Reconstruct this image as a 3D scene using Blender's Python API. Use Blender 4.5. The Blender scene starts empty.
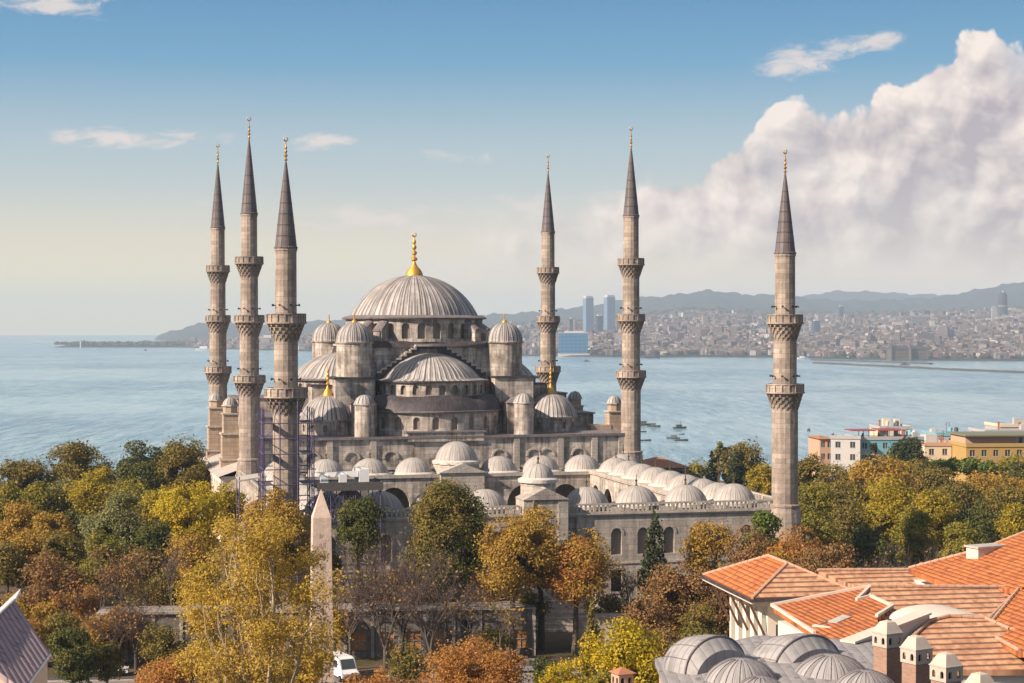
import bpy, math, random
import numpy as np
from mathutils import Vector, Matrix
R = math.radians
sc = bpy.context.scene
COL = sc.collection
F = 1800.0            # focal length in pixels of the 1024 wide frame
HZ = 327.0            # row of the true horizon
CZ = 38.0             # camera height above the mosque ground
SEA = -37.0

# ------------------------------------------------------------------ camera, sky, sun, exposure
cd = bpy.data.cameras.new('camera'); cam = bpy.data.objects.new('camera', cd); COL.objects.link(cam)
cd.sensor_width = 36.0; cd.lens = 36.0 * F / 1024.0
cd.clip_start = 1.0; cd.clip_end = 60000.0
cam.location = (0, 0, CZ); cam.rotation_euler = (R(90) - math.atan((341.5 - HZ) / F), 0, 0)
sc.camera = cam

SUN_EL = 32.0
SUN_SIDE = 60.0       # degrees to the left of the line that runs from the scene back to the camera
SKY_STRENGTH = 0.068
SUN_STRENGTH = 5.0
EXPOSURE = 0.85
HAZE = 0.82e-4
to_sun = Vector((-math.sin(R(SUN_SIDE)) * math.cos(R(SUN_EL)), -math.cos(R(SUN_SIDE)) * math.cos(R(SUN_EL)), math.sin(R(SUN_EL))))
sl = bpy.data.lights.new('sun', 'SUN'); sun = bpy.data.objects.new('sun', sl); COL.objects.link(sun)
sl.energy = SUN_STRENGTH; sl.angle = R(0.5); sl.color = (1.0, 0.83, 0.66)
sun.rotation_euler = to_sun.to_track_quat('Z', 'Y').to_euler()

sc.view_settings.view_transform = 'Standard'
sc.view_settings.look = 'None'
sc.view_settings.exposure = EXPOSURE
sc.view_settings.gamma = 1.0
sc.view_settings.use_curve_mapping = False
sc.render.engine = 'CYCLES'
cy = sc.cycles
cy.use_denoising = True
try: cy.denoiser = 'OPENIMAGEDENOISE'
except Exception: pass
cy.max_bounces = 5; cy.diffuse_bounces = 3; cy.glossy_bounces = 2; cy.transmission_bounces = 2
cy.volume_bounces = 0; cy.transparent_max_bounces = 6
cy.caustics_reflective = False; cy.caustics_refractive = False

# ------------------------------------------------------------------ node helpers
class S:
    """a socket (or number) with arithmetic that adds Math nodes"""
    def __init__(s, nt, v): s.nt = nt; s.v = v
    def _m(s, op, *o, clamp=False):
        n = s.nt.nodes.new('ShaderNodeMath'); n.operation = op; n.use_clamp = clamp
        for i, x in enumerate((s,) + o):
            x = x.v if isinstance(x, S) else x
            if isinstance(x, (int, float)): n.inputs[i].default_value = x
            else: s.nt.links.new(x, n.inputs[i])
        return S(s.nt, n.outputs[0])
    def __add__(s, o): return s._m('ADD', o)
    def __radd__(s, o): return s._m('ADD', o)
    def __sub__(s, o): return s._m('SUBTRACT', o)
    def __rsub__(s, o): return S(s.nt, o)._m('SUBTRACT', s)
    def __mul__(s, o): return s._m('MULTIPLY', o)
    def __rmul__(s, o): return s._m('MULTIPLY', o)
    def __truediv__(s, o): return s._m('DIVIDE', o)
    def clamp(s): return s._m('ADD', 0.0, clamp=True)
    def f(s, op, *o): return s._m(op, *o)
    def smooth(s, a, b):
        n = s.nt.nodes.new('ShaderNodeMapRange'); n.interpolation_type = 'SMOOTHSTEP'
        s.nt.links.new(s.v, n.inputs[0])
        for i, x in ((1, a), (2, b)):
            if isinstance(x, S): s.nt.links.new(x.v, n.inputs[i])
            else: n.inputs[i].default_value = x
        return S(s.nt, n.outputs[0])

def node(nt, t, **kw):
    n = nt.nodes.new(t)
    for k, v in kw.items():
        if k.startswith('i_'):
            key = k[2:]
            key = int(key) if key.isdigit() else key.replace('_', ' ')
            if isinstance(v, S): v = v.v
            if isinstance(v, bpy.types.NodeSocket): nt.links.new(v, n.inputs[key])
            else: n.inputs[key].default_value = v
        else: setattr(n, k, v)
    return n
def comb(nt, x, y, z):
    return node(nt, 'ShaderNodeCombineXYZ', i_0=x, i_1=y, i_2=z).outputs[0]
def sep(nt, v):
    n = node(nt, 'ShaderNodeSeparateXYZ', i_0=v)
    return [S(nt, o) for o in n.outputs]
def noise(nt, vec, scale, detail=4.0, rough=0.55, dist=0.0, col=False):
    n = node(nt, 'ShaderNodeTexNoise', i_Vector=vec, i_Scale=scale, i_Detail=detail, i_Roughness=rough, i_Distortion=dist)
    return n.outputs[1] if col else S(nt, n.outputs[0])
def mixc(nt, fac, a, b, mode='MIX'):
    n = nt.nodes.new('ShaderNodeMix'); n.data_type = 'RGBA'; n.blend_type = mode
    for key, v in ((0, fac), (6, a), (7, b)):
        if isinstance(v, S): v = v.v
        if isinstance(v, bpy.types.NodeSocket): nt.links.new(v, n.inputs[key])
        elif isinstance(v, (int, float)): n.inputs[key].default_value = v
        else: n.inputs[key].default_value = tuple(v) + (1.0,) if len(v) == 3 else v
    return n.outputs[2]
def ramp(nt, fac, stops, interp='LINEAR'):
    n = nt.nodes.new('ShaderNodeValToRGB'); n.color_ramp.interpolation = interp
    nt.links.new(fac.v if isinstance(fac, S) else fac, n.inputs[0])
    els = n.color_ramp.elements
    while len(els) > 1: els.remove(els[-1])
    for i, (p, c) in enumerate(stops):
        e = els[0] if i == 0 else els.new(p)
        e.position = p
        e.color = (c, c, c, 1) if isinstance(c, (int, float)) else tuple(c) + (1,)
    return n.outputs[0]

# ------------------------------------------------------------------ the sky with its clouds
W = bpy.data.worlds.new('World'); sc.world = W; W.use_nodes = True
nt = W.node_tree; nt.nodes.clear()
tc = node(nt, 'ShaderNodeTexCoord')
dx, dy, dz = sep(nt, tc.outputs['Generated'])
zc = dz.f('MAXIMUM', 0.012)                         # the air below the horizon keeps the horizon's colour
sky = node(nt, 'ShaderNodeTexSky', sky_type='NISHITA')
sky.sun_disc = False; sky.sun_elevation = R(SUN_EL); sky.sun_rotation = math.atan2(to_sun.x, to_sun.y)
sky.altitude = 80; sky.air_density = 1.0; sky.dust_density = 1.6; sky.ozone_density = 1.6
nt.links.new(comb(nt, dx, dy, zc), sky.inputs[0])
az = dx.f('ARCTAN2', dy) * 1800.0                   # bearing and height in steps of 1/1800 rad
el = dz.f('ARCSINE') * 1800.0
K = 0.85 / SKY_STRENGTH
def kc(c, s=1.0): return tuple(x * K * s for x in c)
skyc = sky.outputs[0]
# warm grey added overhead, out of view, for neutral fill, low cream haze near the horizon, warmer towards the left
hi = (el / 900.0 - 0.45).clamp()
skyc = mixc(nt, hi * 0.55, skyc, kc((0.30, 0.285, 0.275)))
low = mixc(nt, (az / 800.0 + 0.5).clamp(), kc((0.68, 0.585, 0.36)), kc((0.70, 0.58, 0.46)))
lay = ramp(nt, (el / 500.0).clamp(), [(0.16, (0.46, 0.43, 0.385)), (0.26, (0.385, 0.42, 0.41)), (0.37, (0.285, 0.365, 0.41)), (0.52, (0.105, 0.25, 0.385)), (0.68, (0.052, 0.18, 0.335)), (1.0, (0.035, 0.13, 0.29))])
lay = node(nt, 'ShaderNodeVectorMath', operation='SCALE', i_0=lay, i_Scale=K).outputs[0]
lay = mixc(nt, el.smooth(150.0, 20.0), lay, low)
skyc = mixc(nt, el.smooth(900.0, 420.0) * 0.93, skyc, lay)
P = comb(nt, az * 0.01, el * 0.01, 0.0)
warp = noise(nt, P, 0.9, 3, 0.5, col=True)
wv = node(nt, 'ShaderNodeVectorMath', operation='MULTIPLY_ADD', i_0=warp, i_1=(0.50, 0.50, 0.0), i_2=P).outputs[0]
def billow(off):
    v = node(nt, 'ShaderNodeVectorMath', operation='ADD', i_0=wv, i_1=off).outputs[0]
    acc = None
    for sc_, wt in ((1.0, .60), (2.4, .25), (5.6, .10), (13.0, .05)):
        vo = node(nt, 'ShaderNodeTexVoronoi', feature='SMOOTH_F1', voronoi_dimensions='2D', i_Vector=v, i_Scale=sc_)
        vo.inputs['Smoothness'].default_value = .35
        t = (1.0 - S(nt, vo.outputs['Distance'])) * wt
        acc = t if acc is None else acc + t
    return acc
b0 = billow((0, 0, 0)); b1 = billow((-0.10, 0.11, 0.0))
# cumulus: its top edge as a function of bearing
stops = [(-260, 40), (-100, 80), (40, 140), (120, 160), (170, 180), (215, 200), (262, 214), (300, 214), (335, 216), (360, 226), (392, 228),
         (410, 248), (428, 272), (450, 282), (478, 278), (520, 258), (700, 230), (900, 120)]
env = S(nt, ramp(nt, (az / 1200.0 + 0.25).clamp(), [(a / 1200.0 + 0.25, e / 400.0) for a, e in stops])) * 400.0
soft = (1.0 - (az / 200.0)).clamp() * 70.0 + 6.0
dens = (env - el + (b0 - 0.70) * 110.0) / soft
cum = dens.smooth(-0.25, 1.0)
base = (el + (noise(nt, P, 1.1, 3) - 0.5) * 80.0).smooth(45.0, 115.0)
shade = ((b0 - b1) * 2.6 + 0.55 + (el - env) * 0.0028 + 0.20 + (b0 - 0.70) * 0.9).clamp()
lit = mixc(nt, shade, kc((0.335, 0.285, 0.305)), kc((0.72, 0.615, 0.54)))
hollow = noise(nt, P, 0.55, 4)
alpha = cum * (base * 0.78 + 0.12) * ((1.0 - (0.0 - az - 20.0) / 260.0).clamp())
alpha = alpha * (hollow.smooth(0.28, 0.50) * 0.35 + 0.65)
skyc = mixc(nt, alpha.clamp(), skyc, lit)
# thin streaks and tufts: bearing, height, half width, half height, strength
wn = noise(nt, comb(nt, az * 0.02, el * 0.05, 3.0), 1.5, 6, 0.62, 0.4)
tufts = None
for a0, e0, w_, h_, s_ in ((-452, 310, 55, 13, 1.2), (-385, 183, 85, 10, 1.15), (-190, 184, 30, 9, 1.0), (-40, 170, 55, 10, 0.45),
                           (-140, 108, 95, 12, 0.8), (288, 262, 32, 14, 0.9), (330, 274, 28, 12, 1.0), (368, 277, 18, 11, 0.7), (262, 252, 20, 14, 0.6), (500, 123, 60, 5, 0.9),
                           (50, 125, 120, 13, 0.7), (140, 92, 150, 14, 0.7), (-70, 62, 170, 14, 0.55), (-330, 120, 120, 8, 0.4)):
    ex = (az - a0) / w_; ey = (el - e0) / h_
    g = (0.0 - (ex * ex + ey * ey)).f('EXPONENT') * s_
    tufts = g if tufts is None else tufts + g
tf = (tufts + (wn - 0.5) * 2.6 - 0.15).smooth(0.15, 1.0) * (tufts * 2.5).clamp() * 0.8
skyc = mixc(nt, tf.clamp(), skyc, kc((0.58, 0.50, 0.46)))
bg = node(nt, 'ShaderNodeBackground', i_Color=skyc, i_Strength=SKY_STRENGTH)
out = node(nt, 'ShaderNodeOutputWorld', i_0=bg.outputs[0])

# ------------------------------------------------------------------ materials
def mat(name):
    m = bpy.data.materials.new(name); m.use_nodes = True
    return m, m.node_tree, m.node_tree.nodes['Principled BSDF']
def setb(nt, b, col=None, rough=None, metal=None, spec=None, bump=None, bdist=0.05, bstr=0.5):
    def put(k, v):
        if v is None: return
        if isinstance(v, S): v = v.v
        if isinstance(v, bpy.types.NodeSocket): nt.links.new(v, b.inputs[k])
        elif k == 'Base Color': b.inputs[k].default_value = tuple(v) + (1,)
        else: b.inputs[k].default_value = v
    put('Base Color', col); put('Roughness', rough); put('Metallic', metal); put('Specular IOR Level', spec)
    if bump is not None:
        n = node(nt, 'ShaderNodeBump', i_Strength=bstr, i_Distance=bdist, i_Height=bump)
        nt.links.new(n.outputs[0], b.inputs['Normal'])
def plain(name, col, rough=0.7, metal=0.0, var=0.25, scale=1.5):
    m, nt, b = mat(name)
    tcn = node(nt, 'ShaderNodeTexCoord').outputs['Object']
    n = noise(nt, tcn, scale, 5, 0.6)
    c = mixc(nt, n, tuple(x * (1 - var) for x in col), tuple(min(1, x * (1 + var)) for x in col))
    setb(nt, b, c, rough, metal)
    return m
def stone(name, c1, c2, grime, bw=1.7, bh=0.8, gr=0.5, mortar=0.045, gscale=0.35):
    """ashlar with courses, block to block variation, streaks and dark grime"""
    m, nt, b = mat(name)
    tcn = node(nt, 'ShaderNodeTexCoord').outputs['Object']
    x, y, z = sep(nt, tcn)
    v = comb(nt, x + y * 0.93, z, 0.0)
    br = node(nt, 'ShaderNodeTexBrick', i_Vector=v, i_Scale=1.0, i_Color1=tuple(c1) + (1,), i_Color2=tuple(c2) + (1,),
              i_Mortar=tuple(x_ * 0.55 for x_ in c1) + (1,))
    br.inputs['Brick Width'].default_value = bw; br.inputs['Row Height'].default_value = bh
    br.inputs['Mortar Size'].default_value = mortar; br.inputs['Mortar Smooth'].default_value = 0.3
    blot = noise(nt, tcn, gscale, 6, 0.65)
    streak = noise(nt, comb(nt, x * 1.6, y * 1.6, z * 0.13), 0.9, 5, 0.6)
    fine = noise(nt, tcn, 3.0, 4, 0.6)
    g = (blot * 0.8 + streak * 0.75 + fine * 0.2)
    gm = g.smooth(0.74, 1.02) * gr
    c = mixc(nt, gm, br.outputs[0], grime)
    c = mixc(nt, (fine.smooth(0.35, 0.8)) * 0.25, c, tuple(min(1, q * 1.35) for q in c1))
    setb(nt, b, c, 0.85, spec=0.25, bump=(fine * 0.5 + blot), bdist=0.12, bstr=0.6)
    return m
def lead(name, c1, c2, dark, ribs=0, seam=0.10, rough=0.55, gr=0.55):
    """lead sheet: weathered streaks that run down from the crown, raised seams when ribs > 0 (object origin on the dome axis)"""
    m, nt, b = mat(name)
    tcn = node(nt, 'ShaderNodeTexCoord').outputs['Object']
    x, y, z = sep(nt, tcn)
    blot = noise(nt, tcn, 0.5, 5, 0.6)
    fine = noise(nt, tcn, 2.4, 4, 0.6)
    if ribs:
        ang = y.f('ARCTAN2', x)
        run = noise(nt, comb(nt, ang.f('COSINE') * ribs * 0.55, ang.f('SINE') * ribs * 0.55, z * 0.12), 0.8, 4, 0.7)
        t = (ang * (ribs / (2 * math.pi))).f('FRACT')
        s_ = ((t - 0.5).f('ABSOLUTE')).smooth(0.5 - seam, 0.5)
        c = mixc(nt, blot.smooth(0.3, 0.7), c1, c2)
        c = mixc(nt, run.smooth(0.46, 0.64) * gr, c, dark)
        c = mixc(nt, s_ * 0.85, c, dark)
        h = s_ * -1.0 + fine * 0.3
    else:
        run = noise(nt, comb(nt, x * 2.0, y * 2.0, z * 0.3), 0.9, 4, 0.7)
        c = mixc(nt, blot.smooth(0.3, 0.7), c1, c2)
        c = mixc(nt, run.smooth(0.48, 0.72) * gr, c, dark)
        h = fine
    setb(nt, b, c, rough, metal=0.0, spec=0.3, bump=h + blot * 1.5, bdist=0.14, bstr=0.55)
    return m
def seams(name, c1, c2, dark, ax, step, width, rough=0.55, course=None, bump=0.8, vary=0.55):
    """flat sheet or tile roof: lines every `step` metres along object axis ax (0 x, 1 y), optional cross courses"""
    m, nt, b = mat(name)
    tcn = node(nt, 'ShaderNodeTexCoord').outputs['Object']
    ax3 = sep(nt, tcn)
    t = (ax3[ax] / step).f('FRACT')
    prof = (t * math.pi).f('SINE')
    line = prof.smooth(width, 0.0)
    cell = noise(nt, tcn, 3.1, 2, 0.5)
    blot = noise(nt, tcn, 0.5, 5, 0.6)
    tile = node(nt, 'ShaderNodeTexWhiteNoise', noise_dimensions='2D', i_Vector=comb(nt, (ax3[0] / 0.24).f('FLOOR'), (ax3[1] / 0.30).f('FLOOR'), 0.0))
    tv = S(nt, tile.outputs[0])
    c = mixc(nt, (cell * 0.45 + blot * 0.35 + tv * 0.2).smooth(0.30, 0.70), c1, c2)
    c = mixc(nt, tv.smooth(0.90, 0.97) * vary, c, dark)
    lichen = noise(nt, tcn, 1.3, 6, 0.7)
    c = mixc(nt, lichen.smooth(0.56, 0.74) * vary, c, tuple(q * 0.8 + 0.03 for q in dark))
    c = mixc(nt, line * 0.92, c, dark)
    h = prof
    if course:
        t2 = (ax3[1 - ax] / course).f('FRACT')
        l2 = t2.smooth(0.16, 0.0)
        c = mixc(nt, l2 * 0.75, c, dark)
        h = h + t2 * -0.7
    c = mixc(nt, blot.smooth(0.55, 0.8) * 0.35, c, dark)
    setb(nt, b, c, rough, spec=0.3, bump=h, bdist=0.06, bstr=bump)
    return m
def leaf(name, c1, c2, clump, trans=0.35):
    """foliage: every leaf spray its own tone, and whole clumps that differ"""
    m, nt, b = mat(name)
    geo = node(nt, 'ShaderNodeNewGeometry')
    rnd = S(nt, geo.outputs['Random Per Island'])
    tcn = node(nt, 'ShaderNodeTexCoord').outputs['Object']
    big = noise(nt, tcn, 0.45, 3, 0.6)
    c = mixc(nt, rnd, c1, c2)
    c = mixc(nt, big.smooth(0.48, 0.66) * 0.8, c, clump)
    setb(nt, b, c, 0.65, spec=0.2)
    tr = node(nt, 'ShaderNodeBsdfTranslucent', i_Color=c)
    mx = node(nt, 'ShaderNodeMixShader', i_0=trans)
    nt.links.new(b.outputs[0], mx.inputs[1]); nt.links.new(tr.outputs[0], mx.inputs[2])
    o = [n for n in nt.nodes if n.type == 'OUTPUT_MATERIAL'][0]
    nt.links.new(mx.outputs[0], o.inputs[0])
    return m

M = {}
M['stone'] = stone('ashlar_stone', (0.58, 0.51, 0.445), (0.34, 0.295, 0.26), (0.08, 0.066, 0.062), gr=0.85)
M['stone_warm'] = stone('warm_ashlar', (0.45, 0.34, 0.25), (0.36, 0.275, 0.21), (0.14, 0.105, 0.09), gr=0.4)
M['stone_grey'] = stone('grey_ashlar', (0.47, 0.415, 0.37), (0.32, 0.285, 0.255), (0.10, 0.09, 0.085), gr=0.5)
M['minaret'] = stone('minaret_stone', (0.43, 0.355, 0.295), (0.25, 0.205, 0.175), (0.11, 0.085, 0.075), bw=1.1, bh=0.7, gr=0.55)
M['trim'] = stone('pale_stone_trim', (0.46, 0.41, 0.36), (0.40, 0.355, 0.31), (0.17, 0.145, 0.13), bw=2.0, bh=0.6, gr=0.45)
M['lead_dome'] = {}
def lead_dome(ribs, pale=False):
    k = (ribs, pale)
    if k not in M['lead_dome']:
        if pale: M['lead_dome'][k] = lead('pale_lead_%d' % ribs, (0.42, 0.39, 0.365), (0.32, 0.295, 0.28), (0.15, 0.135, 0.13), ribs, 0.10, 0.6, 0.45)
        else: M['lead_dome'][k] = lead('weathered_lead_%d' % ribs, (0.47, 0.435, 0.41), (0.33, 0.305, 0.295), (0.065, 0.058, 0.064), ribs, 0.24, 0.55, 0.9)
    return M['lead_dome'][k]
M['lead'] = lead('lead_sheet', (0.20, 0.175, 0.175), (0.145, 0.125, 0.13), (0.06, 0.05, 0.055), 0)
M['lead_pale'] = lead('pale_lead_sheet', (0.46, 0.42, 0.38), (0.38, 0.35, 0.32), (0.20, 0.18, 0.165), 0, gr=0.4)
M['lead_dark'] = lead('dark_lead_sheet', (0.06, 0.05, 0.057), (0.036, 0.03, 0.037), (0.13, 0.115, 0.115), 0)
M['skirt'] = lead('bright_lead_skirt', (0.56, 0.52, 0.48), (0.47, 0.435, 0.40), (0.24, 0.215, 0.20), 0, gr=0.35)
M['spire'] = lead('spire_lead', (0.15, 0.125, 0.125), (0.11, 0.092, 0.095), (0.05, 0.042, 0.045), 12, 0.10)
m, nt_, b_ = mat('gilded_copper'); setb(nt_, b_, (0.60, 0.34, 0.07), 0.55, 0.75); M['gold'] = m
m, nt_, b_ = mat('tarnished_gilding'); setb(nt_, b_, (0.42, 0.24, 0.06), 0.5, 0.7); M['old_gold'] = m
m, nt_, b_ = mat('dark_bronze'); setb(nt_, b_, (0.16, 0.12, 0.06), 0.45, 0.8); M['bronze'] = m
m, nt_, b_ = mat('window_grille'); 
_t = node(nt_, 'ShaderNodeTexCoord').outputs['Object']; _x, _y, _z = sep(nt_, _t)
_g = (((_x + _y) / 0.22).f('FRACT') - 0.5).f('ABSOLUTE').smooth(0.34, 0.40).f('MAXIMUM', ((_z / 0.22).f('FRACT') - 0.5).f('ABSOLUTE').smooth(0.34, 0.40))
setb(nt_, b_, mixc(nt_, _g, (0.15, 0.12, 0.10), (0.26, 0.215, 0.18)), 0.4); M['pane'] = m
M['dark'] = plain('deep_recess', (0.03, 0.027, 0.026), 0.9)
M['steel'] = plain('scaffold_steel', (0.09, 0.07, 0.16), 0.5, 0.3)
M['white'] = plain('white_sheet', (0.72, 0.71, 0.72), 0.6, 0, 0.08)
M['whitewash'] = plain('whitewash', (0.66, 0.60, 0.52), 0.8, 0, 0.12)
M['grey_board'] = plain('grey_board', (0.085, 0.078, 0.073), 0.7)
M['black'] = plain('black_paint', (0.02, 0.02, 0.022), 0.5)
M['granite'] = stone('rose_granite', (0.58, 0.45, 0.375), (0.52, 0.40, 0.335), (0.32, 0.25, 0.215), bw=30, bh=20, gr=0.4, mortar=0.0)

# ------------------------------------------------------------------ mesh builder and scene graph helpers
class MB:
    def __init__(s): s.v = []; s.f = []
    def add(s, vs, fs):
        o = len(s.v); s.v += [tuple(p) for p in vs]; s.f += [tuple(i + o for i in f) for f in fs]; return s
    def box(s, x0, x1, y0, y1, z0, z1):
        return s.add([(x0, y0, z0), (x1, y0, z0), (x1, y1, z0), (x0, y1, z0), (x0, y0, z1), (x1, y0, z1), (x1, y1, z1), (x0, y1, z1)],
                     [(3, 2, 1, 0), (4, 5, 6, 7), (0, 1, 5, 4), (1, 2, 6, 5), (2, 3, 7, 6), (3, 0, 4, 7)])
    def prism(s, poly, z0, z1):
        n = len(poly); vs = [(x, y, z0) for x, y in poly] + [(x, y, z1) for x, y in poly]
        return s.add(vs, [tuple(range(n))[::-1], tuple(range(n, 2 * n))] + [(i, (i + 1) % n, n + (i + 1) % n, n + i) for i in range(n)])
    def lathe(s, prof, n=24, cx=0, cy=0, a0=0.0, a1=2 * math.pi, rf=None, ex=1.0, ey=1.0):
        full = abs(a1 - a0 - 2 * math.pi) < 1e-6
        m_ = n if full else n + 1
        vs = []
        for r, z in prof:
            for i in range(m_):
                a = a0 + (a1 - a0) * i / n
                k = rf(a, r, z) if rf else 1.0
                vs.append((cx + r * k * math.cos(a) * ex, cy + r * k * math.sin(a) * ey, z))
        fs = []
        for j in range(len(prof) - 1):
            for i in range(n):
                i2 = (i + 1) % m_ if full else i + 1
                fs.append((j * m_ + i, j * m_ + i2, (j + 1) * m_ + i2, (j + 1) * m_ + i))
        return s.add(vs, fs)
    def tube(s, p, q, r0, r1=None, n=6):
        r1 = r0 if r1 is None else r1
        p = Vector(p); q = Vector(q); d = (q - p)
        if d.length < 1e-6: return s
        d.normalize(); u = d.orthogonal().normalized(); w = d.cross(u)
        vs = [p + (u * math.cos(2 * math.pi * i / n) + w * math.sin(2 * math.pi * i / n)) * r0 for i in range(n)]
        vs += [q + (u * math.cos(2 * math.pi * i / n) + w * math.sin(2 * math.pi * i / n)) * r1 for i in range(n)]
        return s.add(vs, [(i, (i + 1) % n, n + (i + 1) % n, n + i) for i in range(n)] + [tuple(range(n))[::-1], tuple(range(n, 2 * n))])
    def build(s, name, m, parent=None, loc=(0, 0, 0), smooth=False, rot=0.0, sharp=40):
        me = bpy.data.meshes.new(name)
        me.from_pydata([(x - loc[0], y - loc[1], z - loc[2]) for x, y, z in s.v], [], s.f); me.update()
        for mm in (m if isinstance(m, (list, tuple)) else [m]): me.materials.append(mm)
        if smooth:
            me.polygons.foreach_set('use_smooth', [True] * len(me.polygons))
            me.set_sharp_from_angle(angle=R(sharp))
        o = bpy.data.objects.new(name, me); COL.objects.link(o)
        o.location = loc; o.rotation_euler = (0, 0, rot)
        if parent: o.parent = parent
        return o
def tag(o, label=None, cat=None, group=None, kind=None):
    if label: o['label'] = label
    if cat: o['category'] = cat
    if group: o['group'] = group
    if kind: o['kind'] = kind
    return o
def thing(name, label, cat, loc=(0, 0, 0), rz=0.0, group=None):
    e = bpy.data.objects.new(name, None); COL.objects.link(e); e.empty_display_size = 1
    e.location = loc; e.rotation_euler = (0, 0, rz)
    return tag(e, label, cat, group)
def copy_tree(o, parent=None):
    c = o.copy(); COL.objects.link(c)
    if parent: c.parent = parent
    for ch in [q for q in bpy.data.objects if q.parent == o]: copy_tree(ch, c)
    return c
def quick(name, verts, faces, m, parent=None, loc=(0, 0, 0)):
    """big quad meshes from numpy arrays"""
    me = bpy.data.meshes.new(name); nv = len(verts); nf = len(faces); k = faces.shape[1]
    me.vertices.add(nv); me.vertices.foreach_set('co', np.asarray(verts, np.float32).ravel())
    me.loops.add(nf * k); me.loops.foreach_set('vertex_index', np.asarray(faces, np.int32).ravel())
    me.polygons.add(nf); me.polygons.foreach_set('loop_start', np.arange(0, nf * k, k, dtype=np.int32))
    me.update(calc_edges=True); me.validate()
    me.materials.append(m)
    o = bpy.data.objects.new(name, me); COL.objects.link(o); o.location = loc
    if parent: o.parent = parent
    return o
def at(px, d, y=None):
    """world point on the ray through a photo column (and row) at depth d"""
    X = (px - 512.0) / F * d
    return (X, d) if y is None else (X, d, CZ + (HZ - y) / F * d)
def zat(y, d): return CZ + (HZ - y) / F * d

def bay(mb, fn, s0, s1, z0, z1, sc_, hw, sill, spring, depth, pane=None, n=8, rise=1.0, flat=False):
    """one wall bay with a real (arched) opening; fn(s, z, t) maps along / up / inward to a point"""
    if flat: arch = [(sc_ + hw, spring), (sc_ - hw, spring)]
    else: arch = [(sc_ + hw * math.cos(math.pi * i / n), spring + hw * rise * math.sin(math.pi * i / n)) for i in range(n + 1)]
    def q(*pts): mb.add([fn(*p) for p in pts], [tuple(range(len(pts)))])
    for a, b in ((s0, sc_ - hw), (sc_ + hw, s1)):
        q((a, z0, 0), (b, z0, 0), (b, spring, 0), (a, spring, 0))
        q((a, spring, 0), (b, spring, 0), (b, z1, 0), (a, z1, 0))
    if sill > z0: q((sc_ - hw, z0, 0), (sc_ + hw, z0, 0), (sc_ + hw, sill, 0), (sc_ - hw, sill, 0))
    for (a, za), (b, zb) in zip(arch, arch[1:]):
        q((b, zb, 0), (a, za, 0), (a, z1, 0), (b, z1, 0))
    loop = [(sc_ - hw, sill), (sc_ + hw, sill)] + arch
    for (a, za), (b, zb) in zip(loop, loop[1:] + loop[:1]):
        q((a, za, 0), (b, zb, 0), (b, zb, depth), (a, za, depth))
    if pane is not None:
        pane.add([fn(a, z, depth) for a, z in loop], [tuple(range(len(loop)))])
def dome_prof(r, h, n=14, power=1.0):
    return [(r * math.cos(math.pi / 2 * i / n) ** power, h * math.sin(math.pi / 2 * i / n)) for i in range(n)] + [(0.02 * r, h)]
def dcap(r, h, n, z0=0.0):
    """profile of a spherical cap: radius r at its foot, height h"""
    RR = (r * r + h * h) / (2 * h); a1 = math.asin(min(1.0, r / RR))
    if h > r: a1 = math.pi - a1
    return [(RR * math.sin(a1 * (1 - i / n)), z0 + h - RR + RR * math.cos(a1 * (1 - i / n))) for i in range(n)] + [(.02, z0 + h)]
def finial(parent, x, y, z, h, w, m=None, crescent=False, name='finial'):
    """gilded alem: onion foot, stacked knops, spike"""
    mb = MB()
    p = [(w, 0), (w * 0.95, h * 0.05), (w * 0.75, h * 0.13), (w * 0.35, h * 0.22), (w * 0.16, h * 0.30)]
    for c, rr in ((0.38, 0.36), (0.52, 0.30), (0.65, 0.26), (0.77, 0.20)):
        p += [(w * 0.12, h * (c - 0.055)), (w * rr, h * (c - 0.02)), (w * rr, h * (c + 0.02)), (w * 0.12, h * (c + 0.055))]
    p += [(w * 0.08, h * 0.86), (w * 0.05, h * (0.90 if crescent else 1.0)), (0.001, h * (0.905 if crescent else 1.0))]
    mb.lathe([(r, z + q) for r, q in p], 10, x, y)
    if crescent:
        rc = h * 0.045; c0 = Vector((x, y, z + h * 0.945))
        pts = [c0 + Vector((math.sin(a), 0, math.cos(a))) * rc for a in [R(35 + 290 * i / 12) for i in range(13)]]
        for i in range(12): mb.tube(pts[i], pts[i + 1], w * (0.03 + 0.07 * math.sin(math.pi * (i + 0.5) / 12)), n=5)
    return mb.build(name, m or M['gold'], parent, (x, y, z), smooth=True)
# ------------------------------------------------------------------ the mosque: prayer hall
TH = R(15.3); C0 = (-18.9, 348.2)
hall = thing('mosque', 'great grey stone mosque with cascading lead domes between the minarets', 'mosque', (C0[0], C0[1], 0), TH)
def cyl(cx, cy, r, a_off=0.0, ex=1.0, ey=1.0):
    return lambda s_, z, t: (cx + (r - t) * math.cos(a_off + s_ / r) * ex, cy + (r - t) * math.sin(a_off + s_ / r) * ey, z)
def window_ring(wall, cx, cy, r, a0, a1, n, z0, z1, hw, sill, spring, depth=0.55, show=lambda a: True, parent=None, ex=1.0, ey=1.0):
    L = r * (a1 - a0) / n
    for i in range(n):
        f = cyl(cx, cy, r, a0, ex, ey)
        p = MB(); bay(wall, f, i * L, (i + 1) * L, z0, z1, (i + 0.5) * L, hw, sill, spring, depth, p)
        if show(a0 + (i + 0.5) * L / r): p.build('window', M['pane'], parent)
        else: spare.add(p.v, p.f)
spare = MB()
def scallop(n, k):
    return lambda a, r, z: 1.0 - k * (1 - abs(math.cos(n * a / 2.0)))
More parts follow.
